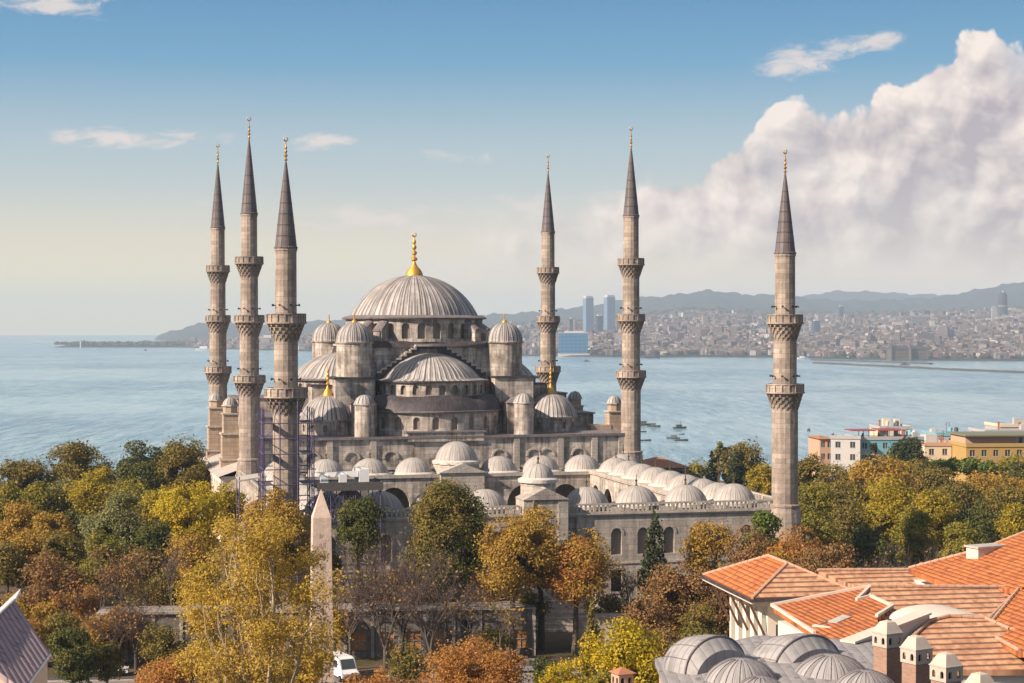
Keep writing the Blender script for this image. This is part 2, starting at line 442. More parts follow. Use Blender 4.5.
# body
mb = MB()
mb.box(-34, 34, -26.5, 26, 0, 18.3)
mb.box(-7, 7, -26.9, -20, 17.5, 19.1)
mb.build('wall', M['stone'], hall)
mb = MB()                                            # upper terrace behind the corner domes
mb.box(-33, 33, -10.5, 25, 18.3, 21.3)
mb.box(-33, -19, 8, 24, 21.3, 24); mb.box(24, 32, 4, 22, 21.3, 24.6)
mb.build('terrace_wall', M['stone'], hall)
mb = MB()
mb.add([(-34.4, -26.9, 18.303), (34.4, -26.9, 18.303), (34.4, -10.5, 19.0), (-34.4, -10.5, 19.0)], [(0, 1, 2, 3)])
mb.box(-34.4, 34.4, -26.95, -26.55, 18.05, 18.5)
mb.box(-34.45, -34.0, -26.5, 26, 18.05, 18.5); mb.box(34.0, 34.45, -26.5, 26, 18.05, 18.5)
mb.box(-7.3, 7.3, -27.1, -20, 19.1, 19.35)
mb.box(-33.3, 33.3, -10.8, 25.2, 21.3, 21.55)
mb.box(-33.2, -18.8, 7.8, 24.2, 24, 24.3); mb.box(23.8, 32.2, 3.8, 22.2, 24.6, 24.9)
mb.build('roof', M['lead'], hall)
mb = MB()                                            # pilasters, blind arches and a door on the terrace
for a in (-33.2, -21, -13.2, 13.2, 21.5, 28, 33.2): mb.box(a - 0.55, a + 0.55, -26.8, -26.5, 0, 18.05)
for a in (-28, -24, -17, -10, 10, 16.5, 19, 25):
    f = lambda s_, z, t: (s_, -26.5 - t, z)
    for i in range(10):
        p0, p1 = [(a + 1.5 * math.cos(math.pi * q / 10), 14.6 + 1.5 * math.sin(math.pi * q / 10)) for q in (i, i + 1)]
        q0, q1 = [(a + 1.15 * math.cos(math.pi * q / 10), 14.6 + 1.15 * math.sin(math.pi * q / 10)) for q in (i, i + 1)]
        mb.add([(p0[0], -26.72, p0[1]), (p1[0], -26.72, p1[1]), (q1[0], -26.72, q1[1]), (q0[0], -26.72, q0[1]),
                (p0[0], -26.5, p0[1]), (p1[0], -26.5, p1[1]), (q1[0], -26.5, q1[1]), (q0[0], -26.5, q0[1])],
               [(3, 2, 1, 0), (0, 1, 5, 4), (2, 3, 7, 6)])
mb.box(-34, 34, -26.75, -26.5, 12.6, 13.0)
mb.build('pilaster', M['trim'], hall)
MB().box(26.6, 27.4, -10.62, -10.4, 19.1, 20.7).build('door', M['dark'], hall)

# central block with the stepped arch gables
mb = MB(); mb.box(-14.2, 14.2, -14.2, 14.2, 18, 34.2)
for sx in (-1, 1):
    for sy in (-1, 1):
        mb.box(*sorted((sx * 11.3, sx * 18.6)), *sorted((sy * 11.3, sy * 18.6)), 18, 28.6)
        mb.box(*sorted((sx * 18.6, sx * 22.3)), *sorted((sy * 10.5, sy * 15.2)), 18, 27.2)
mb.build('block_wall', M['stone'], hall)
mb = MB()
mb.add([(-14.6, -14.6, 34.2), (14.6, -14.6, 34.2), (14.6, 14.6, 34.2), (-14.6, 14.6, 34.2),
        (-12.5, -12.5, 35.4), (12.5, -12.5, 35.4), (12.5, 12.5, 35.4), (-12.5, 12.5, 35.4)],
       [(0, 1, 5, 4), (1, 2, 6, 5), (2, 3, 7, 6), (3, 0, 4, 7), (4, 5, 6, 7), (3, 2, 1, 0)])
for sx in (-1, 1):
    for sy in (-1, 1):
        x0, x1 = sorted((sx * 11.1, sx * 18.9)); y0, y1 = sorted((sy * 11.1, sy * 18.9))
        mb.box(x0, x1, y0, y1, 28.6, 28.9)
        x0, x1 = sorted((sx * 18.4, sx * 22.6)); y0, y1 = sorted((sy * 10.3, sy * 15.4))
        mb.box(x0, x1, y0, y1, 27.2, 27.45)
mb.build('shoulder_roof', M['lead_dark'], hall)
for k in range(4):                                   # stepped gable over each half dome
    w = MB(); t = MB()
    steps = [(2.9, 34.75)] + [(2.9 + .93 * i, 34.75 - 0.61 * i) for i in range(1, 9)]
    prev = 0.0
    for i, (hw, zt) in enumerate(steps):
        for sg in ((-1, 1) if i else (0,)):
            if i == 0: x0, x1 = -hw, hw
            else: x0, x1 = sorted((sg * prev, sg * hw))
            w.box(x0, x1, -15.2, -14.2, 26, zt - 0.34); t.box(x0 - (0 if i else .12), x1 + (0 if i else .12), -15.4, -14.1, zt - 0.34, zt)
            if i: t.box(*sorted((sg * (prev + 0.002), sg * (prev + 0.30))), -15.36, -14.12, zt + 0.002, zt + 0.40)
        prev = hw
    w.build('gable', M['lead_dark'], hall, rot=k * math.pi / 2)  # dark lead face; the shade below the steps is put into its colour
    t.build('gable_steps', M['trim'], hall, rot=k * math.pi / 2)
# drum and main dome
wall = MB()
window_ring(wall, 0, 0, 13.2, 0, 2 * math.pi, 28, 35.2, 39.5, 0.74, 35.8, 38.0, 0.7, lambda a: math.sin(a) < 0.35, hall)
wall.build('drum', M['stone'], hall)
mb = MB(); mb.lathe([(12.9, 39.4), (13.9, 39.5), (14.0, 39.75), (13.3, 40.05), (12.4, 40.25)], 84)
mb.build('cornice', M['lead'], hall, smooth=True)
mb = MB(); mb.lathe(dcap(12.35, 7.9, 22, 40.15), 64 * 4, rf=scallop(64, 0.016))
md = mb.build('main_dome', lead_dome(64), hall, (0, 0, 40.15), smooth=True, sharp=80)
finial(md, 0, 0, 7.8, 8.4, 1.75, crescent=True)
mb = MB()
for i in range(14):                                  # low ribs of the gilded foot
    a = 2 * math.pi * i / 14
    mb.tube((1.5 * math.cos(a), 1.5 * math.sin(a), 7.85), (0.6 * math.cos(a), 0.6 * math.sin(a), 9.6), 0.14, 0.06, 5)
mb.build('finial_rib', M['gold'], md)
for k in range(8):                                   # drum buttresses with rounded lead caps
    mb = MB(); lm = MB(); a = R(45 + 90 * (k // 2) + (7 if k % 2 else -7)); ca, sa = math.cos(a), math.sin(a)
    def pt(r, s_, z): return (r * ca - s_ * sa, r * sa + s_ * ca, z)
    for rr0, rr1, zt0, zt1 in ((13.0, 15.6, 39.0, 37.2),):
        vs = [pt(r, s_, z) for r in (rr0, rr1) for s_ in (-0.9, 0.9) for z in (34.3, zt0 if r == rr0 else zt1)]
        mb.add(vs, [(0, 1, 3, 2), (4, 6, 7, 5), (0, 4, 5, 1), (2, 3, 7, 6), (1, 5, 7, 3)])
        cap = []
        for r, zt in ((rr0, zt0), (rr1 + 0.15, zt1)):
            cap += [pt(r, 1.05 * math.cos(math.pi * i / 6), zt + 0.55 * math.sin(math.pi * i / 6) + 0.01) for i in range(7)]
        lm.add(cap, [(i, i + 1, 8 + i, 7 + i) for i in range(6)] + [tuple(range(7, 14))])
    o = mb.build('drum_buttress', M['stone'], hall); lm.build('buttress_cap', M['lead'], o)
# weight towers at the corners of the central block
for sx, sy in ((-1, -1), (1, -1), (-1, 1), (1, 1)):
    x, y = sx * 14.3, sy * 14.0
    MB().lathe([(3.3, 28.6), (3.3, 34.9), (3.55, 35.0), (3.6, 35.25), (3.3, 35.3)], 24, x, y).build('corner_tower', M['stone'], hall, smooth=True)
    mb = MB(); mb.lathe([(3.5, 35.25)] + [(3.3 * math.cos(a), 35.4 + 3.6 * math.sin(a)) for a in [math.pi / 2 * i / 12 for i in range(12)]] + [(0.05, 39.0)], 96, x, y, rf=None)
    mb = MB(); mb.lathe([(3.6, -0.1)] + dcap(3.4, 3.6, 12), 96, 0, 0, rf=scallop(24, 0.03))
    o = mb.build('tower_dome', lead_dome(24), hall, (0, 0, 0), smooth=True, sharp=80); o.location = (x, y, 35.3)
    finial(o, 0, 0, 3.6, 2.0, 0.55)
# half domes with their window drums, on three exedra walls, front, left, right, back
for k, shown in ((0, True), (1, True), (2, False), (3, True)):
    g = hall
    def ok(a): return shown
    rot = k * math.pi / 2
    parts = []
    up = MB(); low = MB(); panes = []
    def ring(wallmb, r, n, z0, z1, hw, sill, spring, ey, cy_):
        L = r * math.pi / n
        for i in range(n):
            p = MB(); f = cyl(0, cy_, r, math.pi, 1.0, ey)
            bay(wallmb, f, i * L, (i + 1) * L, z0, z1, (i + 0.5) * L, hw, sill, spring, 0.5, p)
            if shown: p.build('window', M['pane'], g, rot=rot)
            else: spare.add([(-x, -y, z) for x, y, z in p.v], p.f)
    ring(up, 10.1, 13, 25.4, 28.0, 0.58, 25.75, 26.9, 0.97, -14.2)
    ring(low, 13.3, 12, 18.4, 22.6, 0.62, 19.6, 21.2, 0.93, -14.0)
    up.build('half_dome_drum', M['stone'], g, rot=rot)
    low.build('exedra_wall', M['stone'], g, rot=rot)
    mb = MB(); mb.lathe([(10.0, 27.9), (10.75, 28.0), (10.8, 28.25), (10.1, 28.4)], 48, 0, -14.2, math.pi, 2 * math.pi, ey=0.97)
    mb.lathe([(13.2, 22.5), (13.8, 22.6), (13.85, 22.85), (13.4, 22.95)], 48, 0, -14.0, math.pi, 2 * math.pi, ey=0.94)
    mb.build('half_dome_cornice', M['lead'], g, rot=rot, smooth=True)
    mb = MB(); mb.lathe([(10.6, -0.05), (10.0, 0.12)] + dcap(9.2, 4.6, 16, 0.3), 168, 0, 0, math.pi, 2 * math.pi, rf=scallop(56, 0.02))
    o = mb.build('half_dome', lead_dome(56), g, smooth=True, sharp=80, rot=rot)
    o.location = (14.4 * math.sin(rot), -14.4 * math.cos(rot), 28.3)
    mb = MB()                                        # dark lead skirt with three swelling lobes
    def lobe(a, r, z): return 1.0
    prof = [(13.7, 22.9), (12.9, 24.0), (11.8, 24.9), (10.05, 25.45)]
    nn = 72; vs = []
    for j, (r, z) in enumerate(prof):
        for i in range(nn + 1):
            a = math.pi + math.pi * i / nn
            sw = abs(math.sin(3 * a)) ** 0.7 * (0.35 + 0.45 * (j in (1, 2)))
            vs.append(((r) * math.cos(a), -14.0 + r * 0.93 * math.sin(a), z + (sw if j in (1, 2) else 0)))
    mb.add(vs, [(j * (nn + 1) + i, j * (nn + 1) + i + 1, (j + 1) * (nn + 1) + i + 1, (j + 1) * (nn + 1) + i) for j in range(3) for i in range(nn)])
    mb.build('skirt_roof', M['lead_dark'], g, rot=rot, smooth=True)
# corner domes
for (x, y) in ((-19.6, -16.2), (22.7, -16.2)):
    wl = MB(); L = 4.75 * 2 * math.pi / 12
    for i in range(12):
        p = MB(); bay(wl, cyl(x, y, 4.75), i * L, (i + 1) * L, 18.4, 21.0, (i + 0.5) * L, 0.42, 19.1, 20.0, 0.4, p)
        if math.sin((i + 0.5) * L / 4.75) < 0: p.build('window', M['pane'], hall)
        else: spare.add(p.v, p.f)
    wl.lathe([(4.75, 20.95), (5.05, 21.05), (5.05, 21.3), (4.6, 21.4)], 36, x, y)
    wl.build('corner_drum', M['stone'], hall)
    mb = MB(); mb.lathe([(5.15, 0.0)] + dcap(4.95, 4.2, 14, 0.1), 144, rf=scallop(36, 0.022))
    o = mb.build('corner_dome', lead_dome(36), hall, smooth=True, sharp=80); o.location = (x, y, 21.3)
    finial(o, 0, 0, 4.2, 5.8, 0.95)
spare.build('back_windows', M['pane'], hall)
# slim round turrets on the front and the small sheds behind them
for x in (-14.3, 15.2):
    MB().lathe([(1.8, 17.6), (1.8, 24.0), (2.0, 24.1), (2.0, 24.3)], 20, x, -24.2).build('turret', M['stone'], hall, smooth=True)
    mb = MB(); mb.lathe([(2.0, 0), (1.9, 0.25), (1.55, 0.95), (0.9, 1.45), (0.03, 1.65)], 64, rf=scallop(16, 0.04))
    o = mb.build('turret_cap', lead_dome(16), hall, smooth=True, sharp=80); o.location = (x, -24.2, 24.3)
    sx = -1 if x < 0 else 1
    x0, x1 = sorted((x - sx * 2.6, x + sx * 1.6))
    MB().box(x0, x1, -22.2, -17.6, 18, 24.1).build('stair_shed', M['stone'], hall)
    cx = (x0 + x1) / 2
    mb = MB(); mb.add([(x0 - .25, -22.45, 24.1), (x1 + .25, -22.45, 24.1), (x1 + .25, -17.4, 24.1), (x0 - .25, -17.4, 24.1), (cx, -20, 25.2)],
                      [(0, 1, 4), (1, 2, 4), (2, 3, 4), (3, 0, 4), (3, 2, 1, 0)]); mb.build('shed_roof', M['lead'], hall)
# stepped buttress towers along the two side fronts
for x, y in ((-36.2, -7), (-36.2, 18), (35.0, -17), (35.0, 8)):
    s_ = 1 if x < 0 else -1
    mb = MB(); mb.box(x - 1.9, x + 1.9, y - 1.6, y + 1.6, 0, 13.5); mb.box(x - 1.6, x + 1.6, y - 1.45, y + 1.45, 13.5, 18.2)
    mb.box(x - 1.35, x + 1.35, y - 1.3, y + 1.3, 18.2, 21.9)
    mb.lathe([(1.35, 21.9), (1.35, 23.5)], 8, x, y)
    mb.box(*sorted((x + s_ * 1.0, x + s_ * 5)), y - 1.4, y + 1.4, 13, 19.6)
    mb.build('buttress', M['stone_warm'], hall)
    for q in (MB().box(x - 1.85, x + 1.85, y - 1.7, y + 1.7, 18.2, 18.55), MB().box(x - 1.55, x + 1.55, y - 1.5, y + 1.5, 21.9, 22.15),
              MB().box(x - 2.1, x + 2.1, y - 1.8, y + 1.8, 13.5, 13.8), MB().lathe([(1.6, 23.4), (1.6, 23.65)], 8, x, y)):
        q.build('string_course', M['trim'], hall)
    mb = MB(); mb.lathe([(1.45, 0), (1.3, 0.5), (0.85, 1.1), (0.03, 1.4)], 48, rf=scallop(12, 0.05))
    o = mb.build('buttress_dome', lead_dome(12), hall, smooth=True, sharp=80); o.location = (x, y, 23.65)
# side gallery on the left
wl = MB()
for i in range(14):
    p = MB(); bay(wl, lambda s_, z, t: (-39.5 + t, 22 - s_, z), i * 3.1, (i + 1) * 3.1, 0, 11.6, (i + .5) * 3.1, 1.0, 7.2, 9.6, 0.5, None)
wl.box(-39.0, -38.9, -21.4, 22, 0, 11.6); wl.box(-39.4, -34, -21.4, -21.0, 0, 11.6)
wl.build('side_gallery', M['whitewash'], hall)
mb = MB(); mb.add([(-39.9, -21.8, 11.6), (-39.9, 22.3, 11.6), (-34, 22.3, 13.6), (-34, -21.8, 13.6)], [(0, 3, 2, 1)])
mb.add([(-39.9, -21.8, 11.4), (-39.9, 22.3, 11.4), (-39.9, 22.3, 11.6), (-39.9, -21.8, 11.6)], [(0, 3, 2, 1)])
mb.build('gallery_roof', M['lead_pale'], hall)

# ------------------------------------------------------------------ the arcaded courtyard in front
T2 = R(13.5); O2 = (4.35, 244.85)
court = thing('mosque_courtyard', 'arcaded stone courtyard roofed by rows of small pale domes, in front of the mosque', 'courtyard', (O2[0], O2[1], 0), T2)
wl = MB()
for sg in (1, -1):                                   # front wall with two tiers of windows
    xs = [5.2] + [5.2 + 0.0]
    n = 8; L = (35.0 - 4.6) / n
    for i in range(n):
        f = (lambda s_, z, t, sg=sg: (sg * s_, t, z))
        s0 = 4.6 + i * L
        p = MB(); bay(wl, f, s0, s0 + L, 5.6, 12.3, s0 + L / 2, 0.78, 6.7, 9.45, 0.45, p, rise=1.15)
        p.build('window', M['pane'], court)
        p = MB(); bay(wl, f, s0, s0 + L, 0, 5.6, s0 + L / 2, 0.8, 1.6, 4.6, 0.5, p, flat=True)
        p.build('window', M['dark'], court)
wl.box(-4.6, 4.6, 0.6, 1.2, 0, 12.3)
wl.box(-35, -34.4, 0.602, 76, 0, 12.3); wl.box(34.4, 35, 0.602, 76, 0, 12.3)
wl.box(-34.4, 34.4, 0.9, 1.4, 0, 12.29)
wl.build('outer_wall', M['stone_grey'], court)
mb = MB()
for z0, z1, o_ in ((5.45, 5.75, 0.14), (12.3, 12.55, 0.35), (12.05, 12.3, 0.18)):
    mb.box(-35 - o_, -3.4, -o_, 0.3, z0 + .003, z1 - .003); mb.box(3.4, 35 + o_, -o_, 0.3, z0 + .003, z1 - .003)
    mb.box(-35 - o_, -34.7, 0.3, 76, z0, z1); mb.box(34.7, 35 + o_, 0.3, 76, z0, z1)
for sg in (1, -1):                                   # hood moulds over the upper windows
    for i in range(8):
        xc = sg * (4.6 + (i + 0.5) * 3.8)
        for q in range(8):
            a, b = math.pi * q / 8, math.pi * (q + 1) / 8
            P_ = lambda r, t: (xc + r * math.cos(t), -0.08, 9.45 + r * 1.15 * math.sin(t))
            mb.add([P_(0.80, a), P_(1.12, a), P_(1.12, b), P_(0.80, b)], [(0, 1, 2, 3)])
        mb.box(xc - 0.95, xc + 0.95, -0.12, 0.3, 1.35, 1.6); mb.box(xc - 0.95, xc + 0.95, -0.12, 0.3, 4.6, 4.9)
mb.build('cornice', M['trim'], court)
mb = MB(); bs = MB()
def balustrade(p, q, skip=None):
    p = Vector(p); q = Vector(q); L = (q - p).length; d = (q - p) / L; n = Vector((-d.y, d.x))
    def bx(s0, s1, hw, z0, z1, t):
        pts = [p + d * s0 - n * hw, p + d * s1 - n * hw, p + d * s1 + n * hw, p + d * s0 + n * hw]
        t.prism([(v.x, v.y) for v in pts], z0, z1)
    bx(0, L, 0.16, 13.55, 13.8, mb); bx(0, L, 0.18, 12.552, 12.7, mb)
    k = int(L / 0.62)
    for i in range(k + 1):
        s_ = L * i / k
        if i % 6 == 0: bx(max(0, s_ - 0.2), min(L, s_ + 0.2), 0.2, 12.7, 13.55, mb)
        else: bx(s_ - 0.13, s_ + 0.13, 0.1, 12.7, 13.55, mb)
balustrade((-34.8, 0.0), (-3.4, 0.0)); balustrade((3.4, 0.0), (34.8, 0.0))
balustrade((-34.9, 0.3), (-34.9, 70.0)); balustrade((34.9, 0.3), (34.9, 70.0))
mb.build('balustrade', M['trim'], court)
# arcade roofs and inner faces
mb = MB(); mb.box(-34.4, 34.4, 1.4, 7.8, 12.4, 13.0); mb.box(-34.4, -25.4, 7.8, 66, 12.4, 12.97); mb.box(25.4, 34.4, 7.8, 66, 12.4, 12.97); mb.box(-34.2, 34.2, 66, 74.5, 12.2, 12.6)
mb.build('arcade_roof', M['lead_pale'], court)
wl = MB()
for i in range(8):                                   # the side towards the courtyard: pointed open arches
    x0 = -28.4 + i * 7.6 - 0.0
    bay(wl, lambda s_, z, t: (s_, 66 + t, z), x0, x0 + 7.6, 0, 12.2, x0 + 3.8, 2.9, 0.0, 7.0, 0.7, None, n=12, rise=1.25)
for sg in (-1, 1):
    for i in range(8):
        y0 = 7.8 + i * 7.275
        bay(wl, lambda s_, z, t, sg=sg: (sg * (25.4 + t), s_, z), y0, y0 + 7.275, 0, 12.4, y0 + 3.64, 2.75, 0.0, 7.2, 0.7, None, n=12, rise=1.25)
for i in range(7):
    x0 = -25.4 + i * 7.257
    bay(wl, lambda s_, z, t: (s_, 7.8 - t, z), x0, x0 + 7.257, 0, 12.4, x0 + 3.63, 2.75, 0.0, 7.2, 0.7, None, n=12, rise=1.25)
wl.build('arcade_wall', M['stone'], court)
mb = MB(); mb.box(-28.6, 32.6, 65.7, 65.98, 12.2, 12.75); mb.box(-25.38, -25.1, 7.8, 66, 12.4, 13.05); mb.box(25.1, 25.38, 7.8, 66, 12.4, 13.05); mb.build('arcade_cornice', M['trim'], court)
MB().box(-34.4, 34.4, 74.6, 75.2, 0, 12.1).build('porch_wall', M['stone_grey'], court)
def small_dome(x, y, z, r, h, nr=24):
    mb = MB(); mb.lathe(dcap(r, h, 12, 0.2), nr * 4, rf=scallop(nr, 0.016))
    o = mb.build('dome', lead_dome(nr, True), court, smooth=True, sharp=50); o.location = (x, y, z)
    MB().lathe([(r + 0.52, -0.45), (r + 0.55, 0.0), (r + 0.3, 0.10), (r - 0.05, 0.26)], 48).build('dome_skirt', M['skirt'], o, smooth=True)
    f = MB(); f.lathe([(0.3, h + 0.15), (0.12, h + 0.35), (0.09, h + 0.7), (0.2, h + 0.8), (0.2, h + 0.95), (0.07, h + 1.05), (0.05, h + 1.7), (0.001, h + 1.9)], 8)
    f.build('finial', M['bronze'], o)
    return o
for k in (-4, -3, -2, -1, 1, 2, 3, 4): small_dome(7.26 * k, 4.4, 13.25, 3.1, 2.3)
for sg in (-1, 1):
    for i in range(8): small_dome(sg * 29.3, 11.4 + 7.4 * i, 13.05, 3.0, 2.05)
for k in (-4, -3, -2, -1, 1, 2, 3, 4): small_dome(2.4 + 7.6 * k * 1.0, 70.2, 12.75, 3.25, 2.45)
# raised porch dome with its gable
mb = MB(); mb.lathe([(4.1, 12.5), (4.1, 14.2), (4.3, 14.3), (4.3, 14.5)], 12, 2.4, 70.2); mb.box(-1.4, 6.2, 64.9, 66, 0, 13.2)
mb.build('porch_drum', M['trim'], court)
mb = MB(); mb.add([(-1.9, 64.6, 13.0), (6.7, 64.6, 13.0), (2.4, 64.6, 14.6), (-1.9, 67, 13.0), (6.7, 67, 13.0), (2.4, 67, 14.6)], [(0, 1, 2), (3, 5, 4), (0, 2, 5, 3), (1, 4, 5, 2), (0, 3, 4, 1)])
mb.build('porch_gable', M['lead_pale'], court)
small_dome(2.4, 70.2, 14.7, 3.7, 3.2)
# main gate with its pediment and little dome
mb = MB(); mb.box(-3.1, -1.7, -1.2, 3.5, 0, 14.6); mb.box(1.7, 3.1, -1.2, 3.5, 0, 14.6); mb.box(-1.7, 1.7, -0.2, 3.5, 0, 14.6)
bay(mb, lambda s_, z, t: (s_, -1.05 + t, z), -1.7, 1.7, 0, 14.6, 0, 1.25, 0, 8.0, 1.0, None, rise=1.5)
mb.add([(-3.25, -1.35, 14.6), (3.25, -1.35, 14.6), (0, -1.35, 16.2), (-3.25, 3.4, 14.6), (3.25, 3.4, 14.6), (0, 3.4, 16.2)], [(0, 1, 2), (3, 5, 4), (0, 2, 5, 3), (1, 4, 5, 2), (0, 3, 4, 1)])
mb.build('gate', M['stone_grey'], court)
MB().box(-1.2, 1.2, -0.26, -0.22, 0, 8.5).build('gate_opening', M['dark'], court)
mb = MB(); mb.lathe([(2.5, 14.9), (2.5, 16.8), (2.75, 16.9), (2.75, 17.1)], 12, 0, 3.2); mb.build('gate_drum', M['trim'], court)
small_dome(0, 3.2, 17.1, 2.25, 1.9, 16)
mb = MB()
for i in range(9): mb.box(-5.5 - 0.0, 5.5, -2.4 - 0.5 * (9 - i), -2.4, 0.18 * i, 0.18 * (i + 1))
mb.build('steps', M['trim'], court)

# ------------------------------------------------------------------ minarets
def minaret(px, d, tip, fin, cone, balc, base_y, r_top, r_bot, label, rb):
    """rows read along the shaft: tip, finial foot, cone foot, balcony tops; radii in metres"""
    X = (px - 512) / F * d
    e = thing('minaret', label, 'minaret', (X, d, 0), TH, 'minarets of the mosque')
    Z = lambda y: zat(y, d)
    zb = [Z(y) for y in balc]; n = len(zb)
    lo = 15.0 if n == 3 else 13.0
    levels = [lo] + zb[::-1] + [Z(cone)]
    rad = [r_bot + (r_top - r_bot) * i / n for i in range(n + 1)]
    for i in range(n + 1):
        z0, z1 = levels[i], levels[i + 1]
        mb = MB(); r = rad[i]
        a = 0.0
        mb.lathe([(r * 1.02, z0 - (1.2 if i else 0)), (r, z0 + 0.3), (r * 0.985, z1 - 0.9), (r * 1.0, z1 - 0.5), (r * 1.06, z1 - 0.45), (r * 1.06, z1 - 0.15), (r, z1)], 16)
        mb.build('shaft', M['minaret'], e)
    mb = MB(); mb.lathe([(r_bot * 1.25, 0), (r_bot * 1.25, lo - 2.2), (r_bot * 1.16, lo - 0.4), (r_bot * 1.14, lo - 0.25), (r_bot * 1.2, lo - 0.2), (r_bot * 1.2, lo + 0.05), (r_bot, lo + 0.2)], 16)
    mb.build('base', M['minaret'], e)
    for i, z in enumerate(zb[::-1]):
        r = rad[i]; b = rb * (1.0 - 0.06 * i)
        h = 1.35; c = 2.3
        mb = MB()
        # stalactite corbels: tiers of alternating niches
        tiers = 5
        for t in range(tiers):
            ra = r * 1.0 + (b * 0.97 - r) * (t + 0.15) / tiers; rb_ = r + (b * 0.97 - r) * (t + 1) / tiers
            za = z - h - c + c * t / tiers; zb_ = z - h - c + c * (t + 1) / tiers
            k = 32
            for q in range(k):
                if (q + t) % 2: continue
                a0, a1 = 2 * math.pi * q / k, 2 * math.pi * (q + 1.0) / k
                def pc(rr, aa, zz): return (rr * math.cos(aa), rr * math.sin(aa), zz)
                am = (a0 + a1) / 2
                mb.add([pc(r * .97, a0, za), pc(r * .97, a1, za), pc(rb_, a1, zb_ - 0.05), pc(rb_, a0, zb_ - 0.05), pc(ra, am, za)], [(0, 4, 3), (1, 2, 4), (4, 2, 3)])
            mb.lathe([(r * .97 + (ra - r) * .55, za), (rb_ * 0.93, zb_ - 0.06), (rb_, zb_ - 0.05), (rb_ * 1.01, zb_)], 32)
        mb.lathe([(r, z - h), (b * 1.0, z - h - 0.02), (b * 1.06, z - h + 0.02), (b * 1.06, z - h + 0.2), (b, z - h + 0.22), (b, z - h + 0.22)], 32)
        mb.lathe([(b * 0.985, z - h + 0.2), (b * 0.985, z - 0.14), (b * 1.03, z - 0.13), (b * 1.03, z), (b * 0.93, z), (b * 0.93, z - h + 0.2), (r * 0.9, z - h + 0.2)], 32)
        for q in range(16):
            a = 2 * math.pi * (q + .5) / 16; ca, sa = math.cos(a), math.sin(a); w = 0.09
            pts = [(b * rr * ca - s_ * sa, b * rr * sa + s_ * ca) for rr, s_ in ((.95, -w), (1.035, -w), (1.035, w), (.95, w))]
            mb.prism(pts, z - h + 0.2, z - 0.1)
        o = mb.build('balcony', M['minaret'], e)
        if not (n == 3 and i == 2):
            for q in range(8):
                ls = MB(); a = 2 * math.pi * (q + .25) / 8; ca, sa = math.cos(a), math.sin(a); rr = rad[i + 1 if i < n else i]
                ls.tube((rr * ca, rr * sa, z + 1.05), ((rr + 0.2) * ca, (rr + 0.2) * sa, z + 1.1), 0.06, n=5)
                ls.tube(((rr + 0.2) * ca, (rr + 0.2) * sa, z + 1.1), ((rr + 0.5) * ca, (rr + 0.5) * sa, z + 1.1), 0.06, 0.18, n=8)
                ls.build('loudspeaker', M['black'], o)
    zc_, zf = Z(cone), Z(fin)
    mb = MB(); mb.lathe([(r_top * 0.98, zc_ - 0.25), (r_top * 1.12, zc_ - 0.1), (r_top * 1.12, zc_), (r_top * 1.02, zc_ + 0.15)] +
                        [(r_top * 1.02 * (1 - t) ** 0.94 + 0.12 * t, zc_ + 0.15 + (zf - zc_) * t) for t in (0.1, 0.2, 0.3, 0.4, 0.5, 0.6, 0.7, 0.8, 0.9, 1.0)], 48, rf=lambda a, r, z: 1.0 - 0.03 * (1 - abs(math.cos(6 * a))))
    sp = mb.build('spire', M['spire'], e, (0, 0, zc_), smooth=True, sharp=30)
    for t in (0.12, 0.25, 0.38, 0.51, 0.64, 0.77):
        r = r_top * 1.02 * (1 - t) ** 0.94 + 0.12 * t; z = 0.15 + (zf - zc_) * t
        MB().lathe([(r * .99, z - .05), (r * 1.02 + 0.02, z), (r * .99, z + .05)], 24).build('spire_band', M['lead_dark'], sp)
    f = MB(); h = Z(tip) - zf
    pr = [(0.13, 0)]
    for c_, rr in ((0.12, 0.22), (0.27, 0.26), (0.42, 0.21), (0.56, 0.17)):
        pr += [(0.10, h * (c_ - 0.05)), (rr, h * (c_ - 0.015)), (rr, h * (c_ + 0.015)), (0.10, h * (c_ + 0.05))]
    pr += [(0.06, h * 0.7), (0.05, h * 0.8), (0.001, h * 0.81)]
    f.lathe(pr, 8)
    c0 = Vector((0, 0, h * 0.88)); rc = h * 0.07
    pts = [c0 + Vector((math.sin(a), 0, math.cos(a))) * rc for a in [R(30 + 300 * i / 12) for i in range(13)]]
    for i in range(12): f.tube(pts[i], pts[i + 1], 0.05 + 0.05 * math.sin(math.pi * (i + .5) / 12), n=5)
    f.tube((0, 0, h * 0.94), (0, 0, h), 0.05, 0.02, n=5)
    o = f.build('finial', M['old_gold'], sp, smooth=True); o.location = (0, 0, zf - zc_)
    return e
minaret(218, 363.9, 143, 165, 227.4, (265.4, 315.1, 366.3), 0, 1.38, 1.85, 'leftmost minaret, partly behind two stepped buttress towers, with three balconies', 2.62)
minaret(249.3, 313.8, 116, 141, 213.6, (256.6, 314.9, 375), 0, 1.40, 1.82, 'tallest of the left three minarets, three balconies, between the other two', 2.72)
minaret(286, 236.7, 136, 163, 247.5, (313.5, 387.5), 0, 1.42, 1.75, 'two balcony minaret wrapped at its foot in purple scaffolding', 2.72)
minaret(548, 382.6, 153.5, 174, 231.8, (267.2, 316, 365.9), 0, 1.40, 1.80, 'slim three balcony minaret rising behind the corner dome with a gold finial', 2.62)
minaret(631, 332.5, 126, 149, 215.6, (258.3, 314, 370.4), 0, 1.42, 1.82, 'three balcony minaret at the right end of the prayer hall front', 2.72)
minaret(785, 253, 148.5, 175, 253, (314.5, 383.8), 0, 1.42, 1.85, 'rightmost minaret with two balconies, at the corner of the domed courtyard', 2.62)
